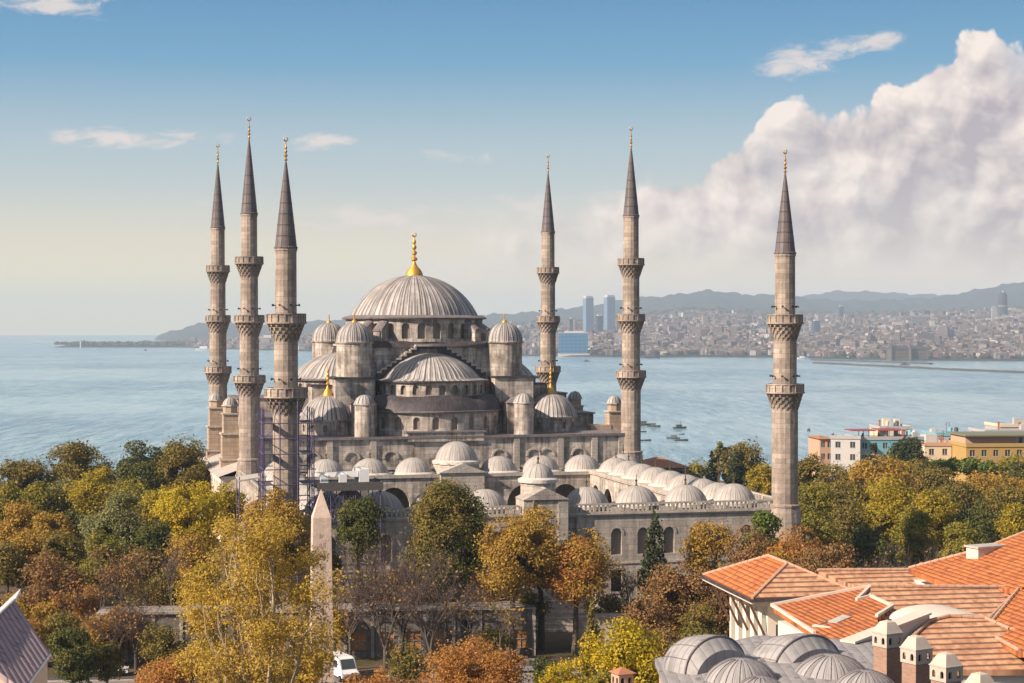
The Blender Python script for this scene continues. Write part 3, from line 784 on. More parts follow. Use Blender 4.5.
# ------------------------------------------------------------------ ground, sea, far shore, hills
rng = np.random.default_rng(7)
m, nt, b = mat('ground'); tcn = node(nt, 'ShaderNodeTexCoord').outputs['Object']
n1 = noise(nt, tcn, 0.06, 5, 0.6); n2 = noise(nt, tcn, 0.9, 5, 0.65)
c = mixc(nt, n1.smooth(0.42, 0.62), (0.115, 0.085, 0.06), (0.065, 0.058, 0.03)); c = mixc(nt, n2.smooth(0.5, 0.8) * 0.6, c, (0.17, 0.105, 0.055))
setb(nt, b, c, 0.95, spec=0.1, bump=n2, bdist=0.3); M['ground'] = m
xs = np.array([-1500, -900, -500, -300, -150, -50, 0, 50, 150, 300, 500, 900, 1500.0]); ys = np.array([-400, 0, 60, 120, 200, 300, 400, 440, 480, 540, 600, 680, 760, 830, 900.0])
zy = np.interp(ys, [-400, 430, 480, 540, 600, 680, 760, 830, 900], [0, 0, -3, -9, -15, -24, -31, -38, -46])
gv = [(x, y, z) for y, z in zip(ys, zy) for x in xs]; nx = len(xs)
gf = [(j * nx + i, j * nx + i + 1, (j + 1) * nx + i + 1, (j + 1) * nx + i) for j in range(len(ys) - 1) for i in range(nx - 1)]
tag(MB().add(gv, gf).build('ground', M['ground']), kind='structure')
m, nt, b = mat('asphalt'); tcn = node(nt, 'ShaderNodeTexCoord').outputs['Object']
setb(nt, b, mixc(nt, noise(nt, tcn, 0.6, 6, 0.7), (0.045, 0.044, 0.045), (0.075, 0.072, 0.07)), 0.85); M['asphalt'] = m
m, nt, b = mat('paving'); tcn = node(nt, 'ShaderNodeTexCoord').outputs['Object']
br = node(nt, 'ShaderNodeTexBrick', i_Vector=tcn, i_Scale=1.0, i_Color1=(0.24, 0.215, 0.19, 1), i_Color2=(0.19, 0.17, 0.155, 1), i_Mortar=(0.11, 0.1, 0.09, 1))
setb(nt, b, br.outputs[0], 0.8); M['paving'] = m
M['grass'] = plain('lawn', (0.10, 0.16, 0.03), 0.9, 0, 0.4, 2.0)
tag(MB().add([(-90, 150, 0.004), (60, 166, 0.004), (54, 206, 0.004), (-96, 190, 0.004)], [(0, 1, 2, 3)]).build('paving', M['paving']), kind='structure')
tag(MB().add([(-90, 189.0, 0.008), (54, 201.5, 0.008), (53.6, 204.3, 0.008), (-90.4, 191.8, 0.008)], [(0, 1, 2, 3)]).build('road', M['asphalt']), kind='structure')
mb = MB(); mb.add([(-90, 188.7, 0.0), (54, 201.2, 0.0), (54, 201.5, 0.0), (-90, 189.0, 0.0), (-90, 188.7, .13), (54, 201.2, .13), (54, 201.5, .13), (-90, 189.0, .13)],
                  [(4, 5, 6, 7), (0, 1, 5, 4), (2, 3, 7, 6), (1, 2, 6, 5), (3, 0, 4, 7)])
tag(mb.build('kerb', M['trim']), kind='structure')
tag(MB().box(-56, -47, 246, 252, 0.0, 0.12).build('lawn', M['grass']), kind='structure')

m, nt, b = mat('sea_water'); geo = node(nt, 'ShaderNodeTexCoord').outputs['Object']
x, y, z = sep(nt, geo)
w1 = noise(nt, comb(nt, x * 0.09, y * 0.016, 0.0), 1.0, 6, 0.65)
w2 = noise(nt, comb(nt, x * 0.012, y * 0.0025, 2.0), 1.0, 5, 0.65)
slick = noise(nt, comb(nt, x * 0.0011, y * 0.0016, 5.0), 1.0, 5, 0.6, 0.6)
bp = node(nt, 'ShaderNodeBump', i_Distance=10.0, i_Height=(w1 * 1.0 + w2 * 2.2), i_Strength=(slick.smooth(0.38, 0.62) * 0.45 + 0.25))
nt.links.new(bp.outputs[0], b.inputs['Normal'])
setb(nt, b, mixc(nt, (slick * 0.35 + w1 * 0.45 + w2 * 0.35).smooth(0.47, 0.68), (0.32, 0.46, 0.51), (0.11, 0.24, 0.33)), 0.16, spec=0.5)
b.inputs['IOR'].default_value = 1.33
M['sea'] = m
mb = MB(); N_ = 96; RS = 16900.0; ring = [(RS * math.cos(2 * math.pi * i / N_), RS * math.sin(2 * math.pi * i / N_), SEA) for i in range(N_)]
ring2 = [(x_ * 0.2, y_ * 0.2, z_) for x_, y_, z_ in ring]
mb.add(ring + ring2, [(i, (i + 1) % N_, N_ + (i + 1) % N_, N_ + i) for i in range(N_)] + [tuple(range(N_, 2 * N_))])
tag(mb.build('sea', M['sea']), kind='structure')

# far shore: rows of the waterline and of the ridges against photo columns
sh_px = [120, 190, 240, 300, 420, 560, 650, 700, 800, 900, 1024, 1400]; sh_y = [346.0, 347.5, 349.5, 351, 354, 356.5, 357.5, 357, 358, 360.5, 361, 361]
def shore_r(px): return 75.0 * F / (np.interp(px, sh_px, sh_y) - HZ)
R1 = ([120, 150, 165, 190, 207, 225, 250, 300, 330, 400, 520, 560, 600, 631, 663, 710, 742, 775, 833, 880, 940, 975, 1024, 1100, 1400],
      [346, 340, 333, 326, 322, 321, 326, 322, 320, 318, 313, 309, 304, 298, 296, 290, 294, 295, 300, 300, 297, 290, 281, 274, 270])
R2 = ([120, 560, 780, 816, 835, 870, 910, 950, 1000, 1400], [346, 330, 300, 294, 291, 291.5, 294, 294.5, 300, 310])
RM = ([120, 300, 500, 560, 620, 666, 704, 745, 800, 900, 1024, 1400], [347, 334, 326, 322, 318, 312, 308.5, 312, 314, 313, 308, 306])
def hz_(tab, px, r): return CZ + (HZ - np.interp(px, *tab)) * r / F
def terrain_z(px, r):
    rs = shore_r(px)
    t = np.clip((r - rs) / np.maximum(8300 - rs, 300), 0, 1)
    zmid = hz_(RM, px, 8500.0)
    z = SEA + 3.5 + (np.maximum(zmid, SEA + 6) - SEA - 3.5) * t ** 1.15
    wob = 7 * np.sin(px * 0.045 + r * 0.0011) + 5 * np.sin(px * 0.11 - r * 0.0017 + 1)
    z = z + wob * np.clip(t * 4, 0, 1) * np.clip((8000 - r) / 1500, 0, 1)
    a = np.clip((r - 8500) / 2000, 0, 1); a = a * a * (3 - 2 * a)
    z = np.where(r > 8500, zmid * (1 - a) + hz_(R1, px, 10500.0) * a, z)
    z = np.where((r > 8500) & (r < 10500), z - 35 * np.sin(np.pi * np.clip((r - 8500) / 2000, 0, 1)), z)
    c_ = np.clip((r - 10500) / 2500, 0, 1); c_ = c_ * c_ * (3 - 2 * c_)
    z = np.where(r > 10500, hz_(R1, px, 10500.0) * (1 - c_) + hz_(R2, px, 13000.0) * c_ - 90 * np.sin(np.pi * c_), z)
    z = np.where(r > 13000, hz_(R2, px, 13000.0) - (r - 13000) * 0.12, z)
    bump = 5 * np.sin(px * 0.21 + r * 0.004) + 3.5 * np.sin(px * 0.47 + 2 + r * 0.003) + 2 * np.sin(px * 0.93)
    z = z + np.where(r > 7900, bump, 0)
    return np.where(r <= rs + 1, SEA - 4, z)
m, nt, b = mat('hillside'); tcn = node(nt, 'ShaderNodeTexCoord').outputs['Object']
n1 = noise(nt, tcn, 0.004, 6, 0.65); n2 = noise(nt, tcn, 0.03, 4, 0.7)
c = mixc(nt, n1.smooth(0.4, 0.6), (0.02, 0.034, 0.036), (0.045, 0.05, 0.048)); c = mixc(nt, n2.smooth(0.5, 0.7) * 0.35, c, (0.10, 0.085, 0.08))
setb(nt, b, c, 0.95, spec=0.1); M['hill'] = m
pxs = np.arange(130, 1401, 4.0); fr = np.concatenate([np.linspace(0, 1, 16), ])
verts = []; nr_ = 44
for i, px in enumerate(pxs):
    rs = float(shore_r(px))
    rr = np.concatenate([[rs - 40, rs + 2], np.linspace(rs + 60, 8500, 17), np.linspace(8700, 10500, 9), np.linspace(10750, 13000, 9), np.linspace(13300, 15200, 7)])
    zz = terrain_z(np.full_like(rr, px), rr)
    verts.append(np.stack([(px - 512) / F * rr, rr, zz], 1))
verts = np.concatenate(verts); nr_ = len(rr); npx = len(pxs)
ii, jj = np.meshgrid(np.arange(npx - 1), np.arange(nr_ - 1), indexing='ij')
q0 = (ii * nr_ + jj).ravel()
faces = np.stack([q0, q0 + nr_, q0 + nr_ + 1, q0 + 1], 1)
o = quick('hills', verts, faces, M['hill']); o.data.polygons.foreach_set('use_smooth', [True] * len(o.data.polygons)); tag(o, kind='structure')

# the wooded headland out to the left
def headland(name, cols, d, zmax, depth, seed):
    r_ = random.Random(seed); mb = MB(); top = []; n = len(cols)
    for k, yo in enumerate((0, depth * .3, depth * .7, depth)):
        for px, yy in cols:
            X = (px - 512) / F * d
            h = (zat(yy, d) - SEA) * (0.35, 1.0, 0.9, 0)[k]
            top.append((X, d + yo, SEA + max(h, -2) + (0 if k else -1.5)))
    mb.add(top, [(k * n + i, k * n + i + 1, (k + 1) * n + i + 1, (k + 1) * n + i) for k in range(3) for i in range(n - 1)])
    return mb
tag(headland('headland', [(52, 347), (58, 345.4), (66, 344.5), (80, 344.5), (100, 344.2), (125, 344.4), (150, 344.2), (175, 343.8), (200, 343.4), (225, 343), (250, 344)], 6700, 20, 500, 1).build('headland', M['hill']), kind='structure')

# ------------------------------------------------------------------ the city across the water
def city_mat(name, walls, roofs):
    m, nt, b = mat(name)
    geo = node(nt, 'ShaderNodeNewGeometry'); oi = node(nt, 'ShaderNodeObjectInfo')
    rnd = (S(nt, geo.outputs['Random Per Island']) + S(nt, oi.outputs['Random'])).f('FRACT')
    wc = ramp(nt, rnd, [(i / len(walls), c_) for i, c_ in enumerate(walls)], 'CONSTANT')
    rc = ramp(nt, (rnd * 7.3).f('FRACT'), [(i / len(roofs), c_) for i, c_ in enumerate(roofs)], 'CONSTANT')
    nz = sep(nt, geo.outputs['Normal'])[2]
    x, y, z = sep(nt, geo.outputs['Position'])
    win = ((z / 3.1).f('FRACT') - 0.5).f('ABSOLUTE').smooth(0.30, 0.22) * (((x + y) / 3.4).f('FRACT') - 0.5).f('ABSOLUTE').smooth(0.34, 0.26)
    wc = mixc(nt, win * 0.75, wc, (0.07, 0.065, 0.065))
    setb(nt, b, mixc(nt, nz.smooth(0.25, 0.4), wc, rc), 0.8, spec=0.2)
    return m
M['city'] = city_mat('city_walls', [(0.20, 0.155, 0.15), (0.13, 0.085, 0.08), (0.30, 0.265, 0.26), (0.15, 0.105, 0.098), (0.08, 0.073, 0.08), (0.165, 0.125, 0.122), (0.24, 0.21, 0.21), (0.11, 0.072, 0.07), (0.13, 0.115, 0.125), (0.50, 0.47, 0.45)],
                     [(0.16, 0.085, 0.07), (0.13, 0.117, 0.115), (0.18, 0.095, 0.078), (0.12, 0.075, 0.067), (0.19, 0.178, 0.178)])
def block(w, dp, h, hip):
    mb = MB(); mb.box(-w / 2, w / 2, -dp / 2, dp / 2, -8, h)
    if hip:
        k = min(w, dp) * 0.32; e = 0.4
        mb.add([(-w/2-e, -dp/2-e, h), (w/2+e, -dp/2-e, h), (w/2+e, dp/2+e, h), (-w/2-e, dp/2+e, h), (-w/2+k, 0, h+k*.6), (w/2-k, 0, h+k*.6)], [(0, 1, 5, 4), (1, 2, 5), (2, 3, 4, 5), (3, 0, 4), (3, 2, 1, 0)])
    else:
        mb.box(-w/2+.01, w/2-.01, -dp/2+.01, -dp/2+.5, h, h + 1); mb.box(-w/5, w/8, -dp/6, dp/4, h, h + 3)
    return mb
NB = 8200
bp_ = np.where(rng.random(NB) < 0.16, rng.uniform(186, 345, NB), rng.uniform(488, 1100, NB))
rs_ = shore_r(bp_)
br_ = rs_ + 45 + (7700 - rs_) * rng.random(NB) ** 1.25
bw_ = rng.uniform(9, 19, NB) * (1 + 0.8 * (rng.random(NB) < 0.07)); bd_ = rng.uniform(9, 16, NB)
bh_ = rng.gamma(5.0, 1.7, NB) + 4; big_ = rng.random(NB) < 0.035; bh_ = np.where(big_, bh_ * 1.9, bh_); bw_ = np.where(big_, bw_ * 1.7, bw_); bh_ = np.where(br_ - rs_ < 350, np.minimum(bh_, 12), bh_)
keep = ~((np.abs(bp_ - 573) < 18) & (br_ < 4900)) & ~((np.abs(bp_ - 909) < 24) & (br_ < rs_ + 320))
bp_, br_, bw_, bd_, bh_ = [q[keep] for q in (bp_, br_, bw_, bd_, bh_)]
bz_ = terrain_z(bp_, br_)
bx_ = (bp_ - 512) / F * br_; br_rot = rng.uniform(-0.6, 0.6, len(bp_))
inview = (bp_ > 556) & (bp_ < 1022) & (np.abs(bp_ - 631) > 12) & (np.abs(bp_ - 785) > 14)
score = np.where(inview, bw_ * bh_ / br_ ** 2, 0)
# the biggest ones that stand clear of each other are things; all the rest is one far off mass
order = np.argsort(-score); chosen = []
cells = {}
for i in order:
    if len(chosen) >= 290 or score[i] == 0: break
    key = (int(bp_[i] / 5.0), int((br_[i]) / 260))
    if key in cells: continue
    cells[key] = 1; chosen.append(i)
chosen_set = set(int(i) for i in chosen)
protos = [block(20, 14, 18, bool(k % 2)) for k in range(2)]
pm = []
for k, p in enumerate(protos):
    o = p.build('apartment_block', M['city']); pm.append(o.data); bpy.data.objects.remove(o)
for i in chosen:
    o = bpy.data.objects.new('apartment_block', pm[int(i) % 2]); COL.objects.link(o)
    o.location = (bx_[i], br_[i], bz_[i]); o.rotation_euler = (0, 0, br_rot[i]); o.scale = (bw_[i] / 20, bd_[i] / 14, bh_[i] / 18)
    tag(o, 'small pale or brick red apartment block in the hazy city across the water', 'building', 'city blocks across the water')
vs = []; fs = []
off = 0
for i in range(len(bp_)):
    if i in chosen_set: continue
    w, dp, h = bw_[i], bd_[i], bh_[i]; hip = i % 2
    p = np.array(block(w, dp, h, hip).v); f = block(w, dp, h, hip).f
    c_, s_ = math.cos(br_rot[i]), math.sin(br_rot[i])
    q = np.stack([p[:, 0] * c_ - p[:, 1] * s_ + bx_[i], p[:, 0] * s_ + p[:, 1] * c_ + br_[i], p[:, 2] + bz_[i]], 1)
    vs.append(q); fs += [tuple(a + off for a in ff) for ff in f]; off += len(q)
me = bpy.data.meshes.new('far_city'); me.from_pydata(np.concatenate(vs).tolist(), [], fs); me.materials.append(M['city'])
o = bpy.data.objects.new('far_city', me); COL.objects.link(o); tag(o, 'dense mass of far off houses climbing the hazy hillside across the water', 'city', kind='stuff')
# far off trees between the houses and on the headland: one wooded mass
M['far_wood'] = leaf('far_wood', (0.035, 0.045, 0.02), (0.06, 0.055, 0.025), (0.05, 0.04, 0.02), 0.15)
vs = []; NT = 3800
tp = np.concatenate([rng.uniform(56, 235, 420), rng.uniform(500, 1060, NT)])
tr = np.concatenate([6700 + rng.uniform(20, 420, 420), shore_r(tp[420:]) + 30 + 4200 * rng.random(NT) ** 1.2])
tz = np.concatenate([np.full(420, SEA + 6.0), terrain_z(tp[420:], tr[420:])])
ico = np.array([(0, 0, 1.0), (.9, 0, .4), (.28, .85, .45), (-.72, .53, .4), (-.72, -.53, .45), (.28, -.85, .4), (.72, .5, -.3), (-.28, .85, -.3), (-.9, 0, -.3), (-.28, -.85, -.3), (.72, -.5, -.3)])
icf = np.array([(0, 1, 2), (0, 2, 3), (0, 3, 4), (0, 4, 5), (0, 5, 1), (1, 6, 2), (2, 7, 3), (3, 8, 4), (4, 9, 5), (5, 10, 1), (6, 7, 2), (7, 8, 3), (8, 9, 4), (9, 10, 5), (10, 6, 1)])
for a in range(len(tp)):
    s_ = rng.uniform(5, 10) * (1.1 if a < 420 else 1.0)
    vs.append(ico * (1 + 0.25 * rng.standard_normal((11, 3))) * np.array([s_ * 1.4, s_, s_ * 0.8]) + np.array([(tp[a] - 512) / F * tr[a], tr[a], tz[a] + s_ * 0.5]))
fs = np.concatenate([icf + 11 * k for k in range(len(tp))])
tag(quick('far_woods', np.concatenate(vs), fs, M['far_wood']), 'far off dark trees along the headland and between the houses across the water', 'trees', kind='stuff')

# landmarks over there
m, nt, b = mat('blue_glass'); g = node(nt, 'ShaderNodeTexCoord').outputs['Object']; x, y, z = sep(nt, g)
ln = ((z / 9.0).f('FRACT') - 0.5).f('ABSOLUTE').smooth(0.30, 0.44).f('MAXIMUM', (((x + y) / 11.0).f('FRACT') - 0.5).f('ABSOLUTE').smooth(0.40, 0.46))
setb(nt, b, mixc(nt, ln * 0.9, (0.012, 0.09, 0.21), (0.06, 0.17, 0.28)), 0.3, spec=0.5); M['blue_glass'] = m
m, nt, b = mat('tower_glass'); g = node(nt, 'ShaderNodeTexCoord').outputs['Object']; x, y, z = sep(nt, g)
ln = ((z / 3.6).f('FRACT') - 0.5).f('ABSOLUTE').smooth(0.26, 0.40)
setb(nt, b, mixc(nt, ln, (0.02, 0.045, 0.08), (0.075, 0.10, 0.14)), 0.6, spec=0.25); M['tower_glass'] = m
M['dark_glass'] = plain('dark_tower_skin', (0.025, 0.035, 0.05), 0.8, 0, .2, .05); M['pale_glass'] = plain('pale_blue_glass', (0.13, 0.20, 0.29), 0.5, 0, .1, .05)
M['concrete'] = plain('pale_concrete', (0.45, 0.42, 0.40), 0.8, 0, 0.1, 0.05)
def far_thing(name, label, cat, px0, px1, y0, y1, d, **kw):
    X, w = ((px0 + px1) / 2 - 512) / F * d, (px1 - px0) / F * d
    z0 = zat(y1, d) - 6; e = thing(name, label, cat, (X, d, z0), kw.get('rz', 0.0), kw.get('group')); return e, w, zat(y0, d) - z0
e, w, h = far_thing('office_block', 'wide blue glass block on the far shore beside the slim minaret', 'building', 559, 588, 332, 354, 4560)
MB().box(-w/2, w/2, 0, w * .5, 0, h - 3).build('facade', M['blue_glass'], e)
MB().box(-w/2 - .5, w/2 + .5, -.5, w * .5 + .5, h - 3, h - 1.5).box(-w*.3, w*.35, w*.1, w*.4, h - 1.5, h + 2.5).build('roof', M['concrete'], e)
MB().box(-w/2 - 2, w/2 + 4, -2, w*.5 + 2, -4, 7).build('podium', M['concrete'], e)
for px0, px1, y0, lab in ((583, 593.5, 295.5, 'left one of the pair of pale blue glass towers on the far shore'), (604, 615, 294.5, 'right one of the pair of pale blue glass towers, next to a lower tower')):
    e, w, h = far_thing('skyscraper', lab, 'tower', px0, px1, y0, 334, 6000, rz=R(20), group='twin towers across the water')
    w *= 0.78
    MB().prism([(-w/2, -w/2), (w/2, -w/2), (w/2, w/2), (-w/2, w/2)], 0, h - 8).build('tower_shaft', M['pale_glass'], e)
    MB().box(-w/2 + 1.5, w/2 - 1.5, -w/2 + 1.5, w/2 - 1.5, h - 8, h - 2).box(-w/2 - .3, w/2 + .3, -w/2 - .3, w/2 + .3, h - 9.2, h - 8).build('crown', M['concrete'], e)
for px0, px1, y0, y1, d, lab in ((595.5, 603, 316, 334, 5900, 'lower grey tower standing between the twin towers'), (569, 573, 319, 332, 5800, 'thin grey tower left of the twin towers'),
                                 (838, 843.5, 306.5, 320, 7200, 'lone dark tower in the hazy city right of the rightmost minaret'),
                                 (812, 820, 321, 333, 6000, 'short dark slab tower low in the city, right of the rightmost minaret')):
    e, w, h = far_thing('office_tower', lab, 'tower', px0, px1, y0, y1, d, rz=R(15))
    MB().box(-w*.4, w*.4, -w*.4, w*.4, 0, h).build('tower_shaft', M['tower_glass'], e); MB().box(-w*.25, w*.25, -w*.25, w*.25, h, h + 5).build('crown', M['concrete'], e)
e, w, h = far_thing('round_tower', 'tall dark rounded tower at the right edge of the far city', 'tower', 997, 1008.5, 292, 322, 6500)
w *= .78; MB().lathe([(w*.5, 0), (w*.5, h*.8), (w*.46, h*.9), (w*.33, h*.97), (w*.1, h)], 20, ey=.7).build('tower_shaft', M['dark_glass'], e, smooth=True)
MB().lathe([(w*.52, h*.55), (w*.52, h*.57)], 20, ey=.72).lathe([(w*.12, h*.99), (w*.02, h*1.05)], 8).build('crown', M['concrete'], e)
M['station_grey'] = plain('grey_tower_wall', (0.26, 0.25, 0.26), 0.8, 0, .1, .05)
e, w, h = far_thing('residential_tower', 'narrow greyish tower just left of the dark rounded tower', 'tower', 991.5, 996, 307, 322, 6400)
MB().box(-w/2, w/2, -w/2, w/2, 0, h).box(-w*.2, w*.2, -w*.2, w*.2, h, h+4).build('tower_shaft', M['station_grey'], e)
# the old waterside terminus: block with two round corner turrets and steep roofs
d = 4020.0
e, w, h = far_thing('railway_station', 'dark stone waterside station with steep roofs and corner turrets by the breakwater', 'building', 890, 929, 343, 362, d)
M['station'] = plain('station_stone', (0.10, 0.08, 0.062), 0.9, 0, 0.2, 0.05); M['slate'] = plain('slate', (0.035, 0.035, 0.045), 0.7)
mb = MB(); mb.box(-w/2, w*.05, 0, 38, 0, h*.72); mb.box(w*.08, w/2, 6, 46, 0, h*.70)
mb.build('wall', M['station'], e)
mb = MB()
for x0, x1, y0, y1, zz, kk in ((-w/2, w*.05, 0, 38, h*.72, 9), (w*.08, w/2, 6, 46, h*.70, 13)):
    mb.add([(x0-1, y0-1, zz), (x1+1, y0-1, zz), (x1+1, y1+1, zz), (x0-1, y1+1, zz), (x0+8, y0+kk, zz+h*.16), (x1-8, y0+kk, zz+h*.16), (x1-8, y1-kk, zz+h*.16), (x0+8, y1-kk, zz+h*.16)],
           [(0, 1, 5, 4), (1, 2, 6, 5), (2, 3, 7, 6), (3, 0, 4, 7), (4, 5, 6, 7)])
mb.build('roof', M['slate'], e)
for x0 in (-w/2 + 3, w*.05 - 2):
    t = MB().lathe([(4.2, 0), (4.2, h*.74), (4.8, h*.76)], 12, x0, 0).build('turret', M['station'], e); MB().lathe([(4.9, h*.76), (2.0, h*.92), (.1, h*1.05)], 12, x0, 0).build('turret_roof', M['slate'], t)
for fl in range(4):
    f = MB()
    for i in range(16):
        if 0.53 < i / 15. < 0.6: continue
        xx = -w/2 + 6 + i * (w - 14) / 15
        yy = -0.3 if xx < w * .04 else 5.7
        if w*.03 < xx < w*.1: continue
        f.box(xx, xx + 2.4, yy, yy + .2, 7 + fl * h*.16, 7 + fl * h*.16 + h*.09)
    f.build('window_row', M['dark'], e)
# breakwaters and the light on the nearer one
M['rock'] = plain('rubble_rock', (0.05, 0.045, 0.042), 0.95, 0, 0.5, 0.08)
def breakwater(pts, label, h=5.0, wd=16.0):
    path = []
    for px, y in pts:
        d_ = 75.0 * F / (y - HZ); path.append(Vector(((px - 512) / F * d_, d_)))
    r_ = random.Random(3); mb = MB(); n = 0; vs_ = []
    dense = []
    for a, c_ in zip(path, path[1:]):
        k = max(2, int((c_ - a).length / 12))
        dense += [a.lerp(c_, i / k) for i in range(k)]
    dense.append(path[-1])
    for i, p in enumerate(dense):
        t = (dense[min(i + 1, len(dense) - 1)] - dense[max(i - 1, 0)]).normalized(); nn = Vector((-t.y, t.x))
        for s_, zz in ((-wd/2, -2), (-wd/3, h*.7), (-wd/8, h), (wd/8, h), (wd/3, h*.7), (wd/2, -2)):
            q = p + nn * s_; vs_.append((q.x + r_.uniform(-1, 1), q.y + r_.uniform(-1, 1), SEA + zz * r_.uniform(.8, 1.15)))
    fs_ = [(i * 6 + k, i * 6 + k + 1, (i + 1) * 6 + k + 1, (i + 1) * 6 + k) for i in range(len(dense) - 1) for k in range(5)]
    o = MB().add(vs_, fs_).build('breakwater', M['rock']); tag(o, label, 'breakwater', 'breakwaters off the far shore'); return o
breakwater([(1060, 375), (1024, 373.2), (960, 370.5), (900, 367.5), (850, 365.2), (815, 363.4)], 'long low rock breakwater, nearer of the two, running to the right edge', 3.2, 14)
breakwater([(812, 360.3), (850, 361.3), (900, 363.0), (931, 364.4)], 'shorter rock breakwater lying behind the long one, in front of the station', 3.0, 12)
X, Y = at(859, 75 * F / (361.4 - HZ)); e = thing('lighthouse', 'tiny harbour light standing on the farther breakwater', 'lighthouse', (X, Y, SEA + 4))
MB().lathe([(2.2, 0), (1.6, 9), (2.2, 9.1), (2.2, 9.6)], 10).build('tower', M['station'], e); MB().lathe([(1.2, 9.6), (1.2, 11.5), (1.5, 11.6), (.1, 13.2)], 10).build('lantern', M['white'], e)
# quay sheds
for px0, px1, y0, y1, d, lab in ((196, 204.5, 342.5, 346.2, 6650, 'white domed hall on the headland left of the minarets'),):
    e, w, h = far_thing('sports_hall', lab, 'building', px0, px1, y0, y1, d); MB().lathe([(w*.5, 2), (w*.5, 8), (w*.45, 11), (w*.3, h*.9), (.1, h)], 20, ey=.8).build('shell', M['white'], e, smooth=True); MB().box(-w*.52, w*.52, -8, 8, 0, 4).build('base', M['concrete'], e)
e, w, h = far_thing('lighthouse', 'white lighthouse on the tip of the wooded headland far left', 'lighthouse', 79.5, 81.5, 339.5, 346, 6690)
MB().lathe([(w*.3, 0), (w*.2, h*.75), (w*.35, h*.76), (w*.35, h*.8)], 10).build('tower', M['white'], e); MB().lathe([(w*.2, h*.8), (w*.2, h*.92), (.1, h)], 10).build('lantern', M['dark'], e)

# ------------------------------------------------------------------ boats
M['hull_dark'] = plain('dark_hull', (0.05, 0.05, 0.055), 0.5); M['hull_white'] = plain('white_hull', (0.7, 0.7, 0.7), 0.4, 0, .05)
def boat(px, y, L, label, white=False, rz=0.0, cabin=True, mast=False, group='boats on the near water'):
    d_ = 75.0 * F / (y - HZ); e = thing('boat', label, 'boat', ((px - 512) / F * d_, d_, SEA), rz, group)
    bm_ = L * 0.16; hh = L * 0.11; out_ = []
    for t in np.linspace(0, 1, 9):
        wv_ = bm_ * (1 - max(0, (t - .45) / .55) ** 2.2) * (0.8 + 0.2 * min(1, t * 4)); sh = hh * (1 + 0.7 * max(0, t - .4) ** 1.5)
        out_ += [(L * (t - .5), -wv_, sh), (L * (t - .5), -wv_ * .7, -.4), (L * (t - .5), wv_ * .7, -.4), (L * (t - .5), wv_, sh)]
    mb = MB().add(out_, [(i * 4 + k, (i + 1) * 4 + k, (i + 1) * 4 + k + 1, i * 4 + k + 1) for i in range(8) for k in range(3)] + [(0, 1, 2, 3)] + [(i * 4 + 3, (i + 1) * 4 + 3, (i + 1) * 4, i * 4) for i in range(8)])
    mb.build('hull', M['hull_white' if white else 'hull_dark'], e)
    if cabin:
        c_ = MB().box(-L*.28, L*.12, -bm_*.6, bm_*.6, hh, hh + L*.14).build('cabin', M['hull_white' if white else 'grey_board'], e)
        MB().box(-L*.31, L*.15, -bm_*.7, bm_*.7, hh + L*.142, hh + L*.165).build('cabin_roof', M['hull_dark'], c_)
    if mast: MB().tube((L*.05, 0, hh), (L*.05, 0, hh + L*.45), L*.012).build('mast', M['black'], e)
    return e
boat(644.5, 425.5, 12, 'dark boat moored nearest the right hand hall minaret, with a cabin', rz=0.1)
boat(654, 427, 10, 'low dark boat just right of the boat by the minaret', rz=-0.2)
boat(680, 428.5, 10.5, 'dark cabin boat farthest out in the cluster, on the upper right', rz=0.3, mast=True)
boat(682, 434.5, 4.5, 'tiny open boat between the other moored boats', rz=.5, cabin=False)
boat(673, 439, 9, 'dark boat with a raised cabin at the lower right of the cluster', rz=2.8)
boat(681.5, 441, 9, 'long flat dark boat lowest of the moored cluster', rz=.1, cabin=False)
boat(642.5, 432, 6, 'small dark boat close against the minaret, below the first one', rz=.3, cabin=False)
boat(645.5, 441, 8, 'flat dark boat lowest beside the minaret', rz=.2, cabin=False)
boat(809, 431, 6.5, 'lone small dark boat right of the rightmost minaret', rz=1.2, mast=True)
boat(205, 350.5, 60, 'white passenger ferry far off beside the leftmost minaret', True, 0.1, group='ships far out')
boat(145.5, 350.5, 14, 'tiny dark ship far out in front of the headland', False, 1.0, mast=True, group='ships far out')
boat(803, 358.8, 26, 'white ship moored at the far shore right of the rightmost minaret', True, .2, group='ships far out')
boat(587, 361.5, 14, 'tiny boat far out below the blue glass block', False, .2, group='ships far out')
boat(652, 358.2, 40, 'dark ship moored at the far quay right of the hall minaret', False, .05, group='ships far out')
boat(905, 363.5 + 1.5, 18, 'small dark ship between the two breakwaters', False, .1, group='ships far out')

# ------------------------------------------------------------------ the air
m = bpy.data.materials.new('haze_air'); m.use_nodes = True; nt = m.node_tree; nt.nodes.clear()
v = node(nt, 'ShaderNodeVolumePrincipled'); v.inputs['Color'].default_value = (0.64, 0.81, 1.0, 1); v.inputs['Density'].default_value = HAZE; v.inputs['Anisotropy'].default_value = 0.0
o_ = node(nt, 'ShaderNodeOutputMaterial', i_Volume=v.outputs[0])
mb = MB().box(-17500, 17500, -17500, 17500, SEA - 12, 330)
o = mb.build('haze', m); tag(o, 'pale blue air that softens the far shore and hills', 'haze', kind='stuff')
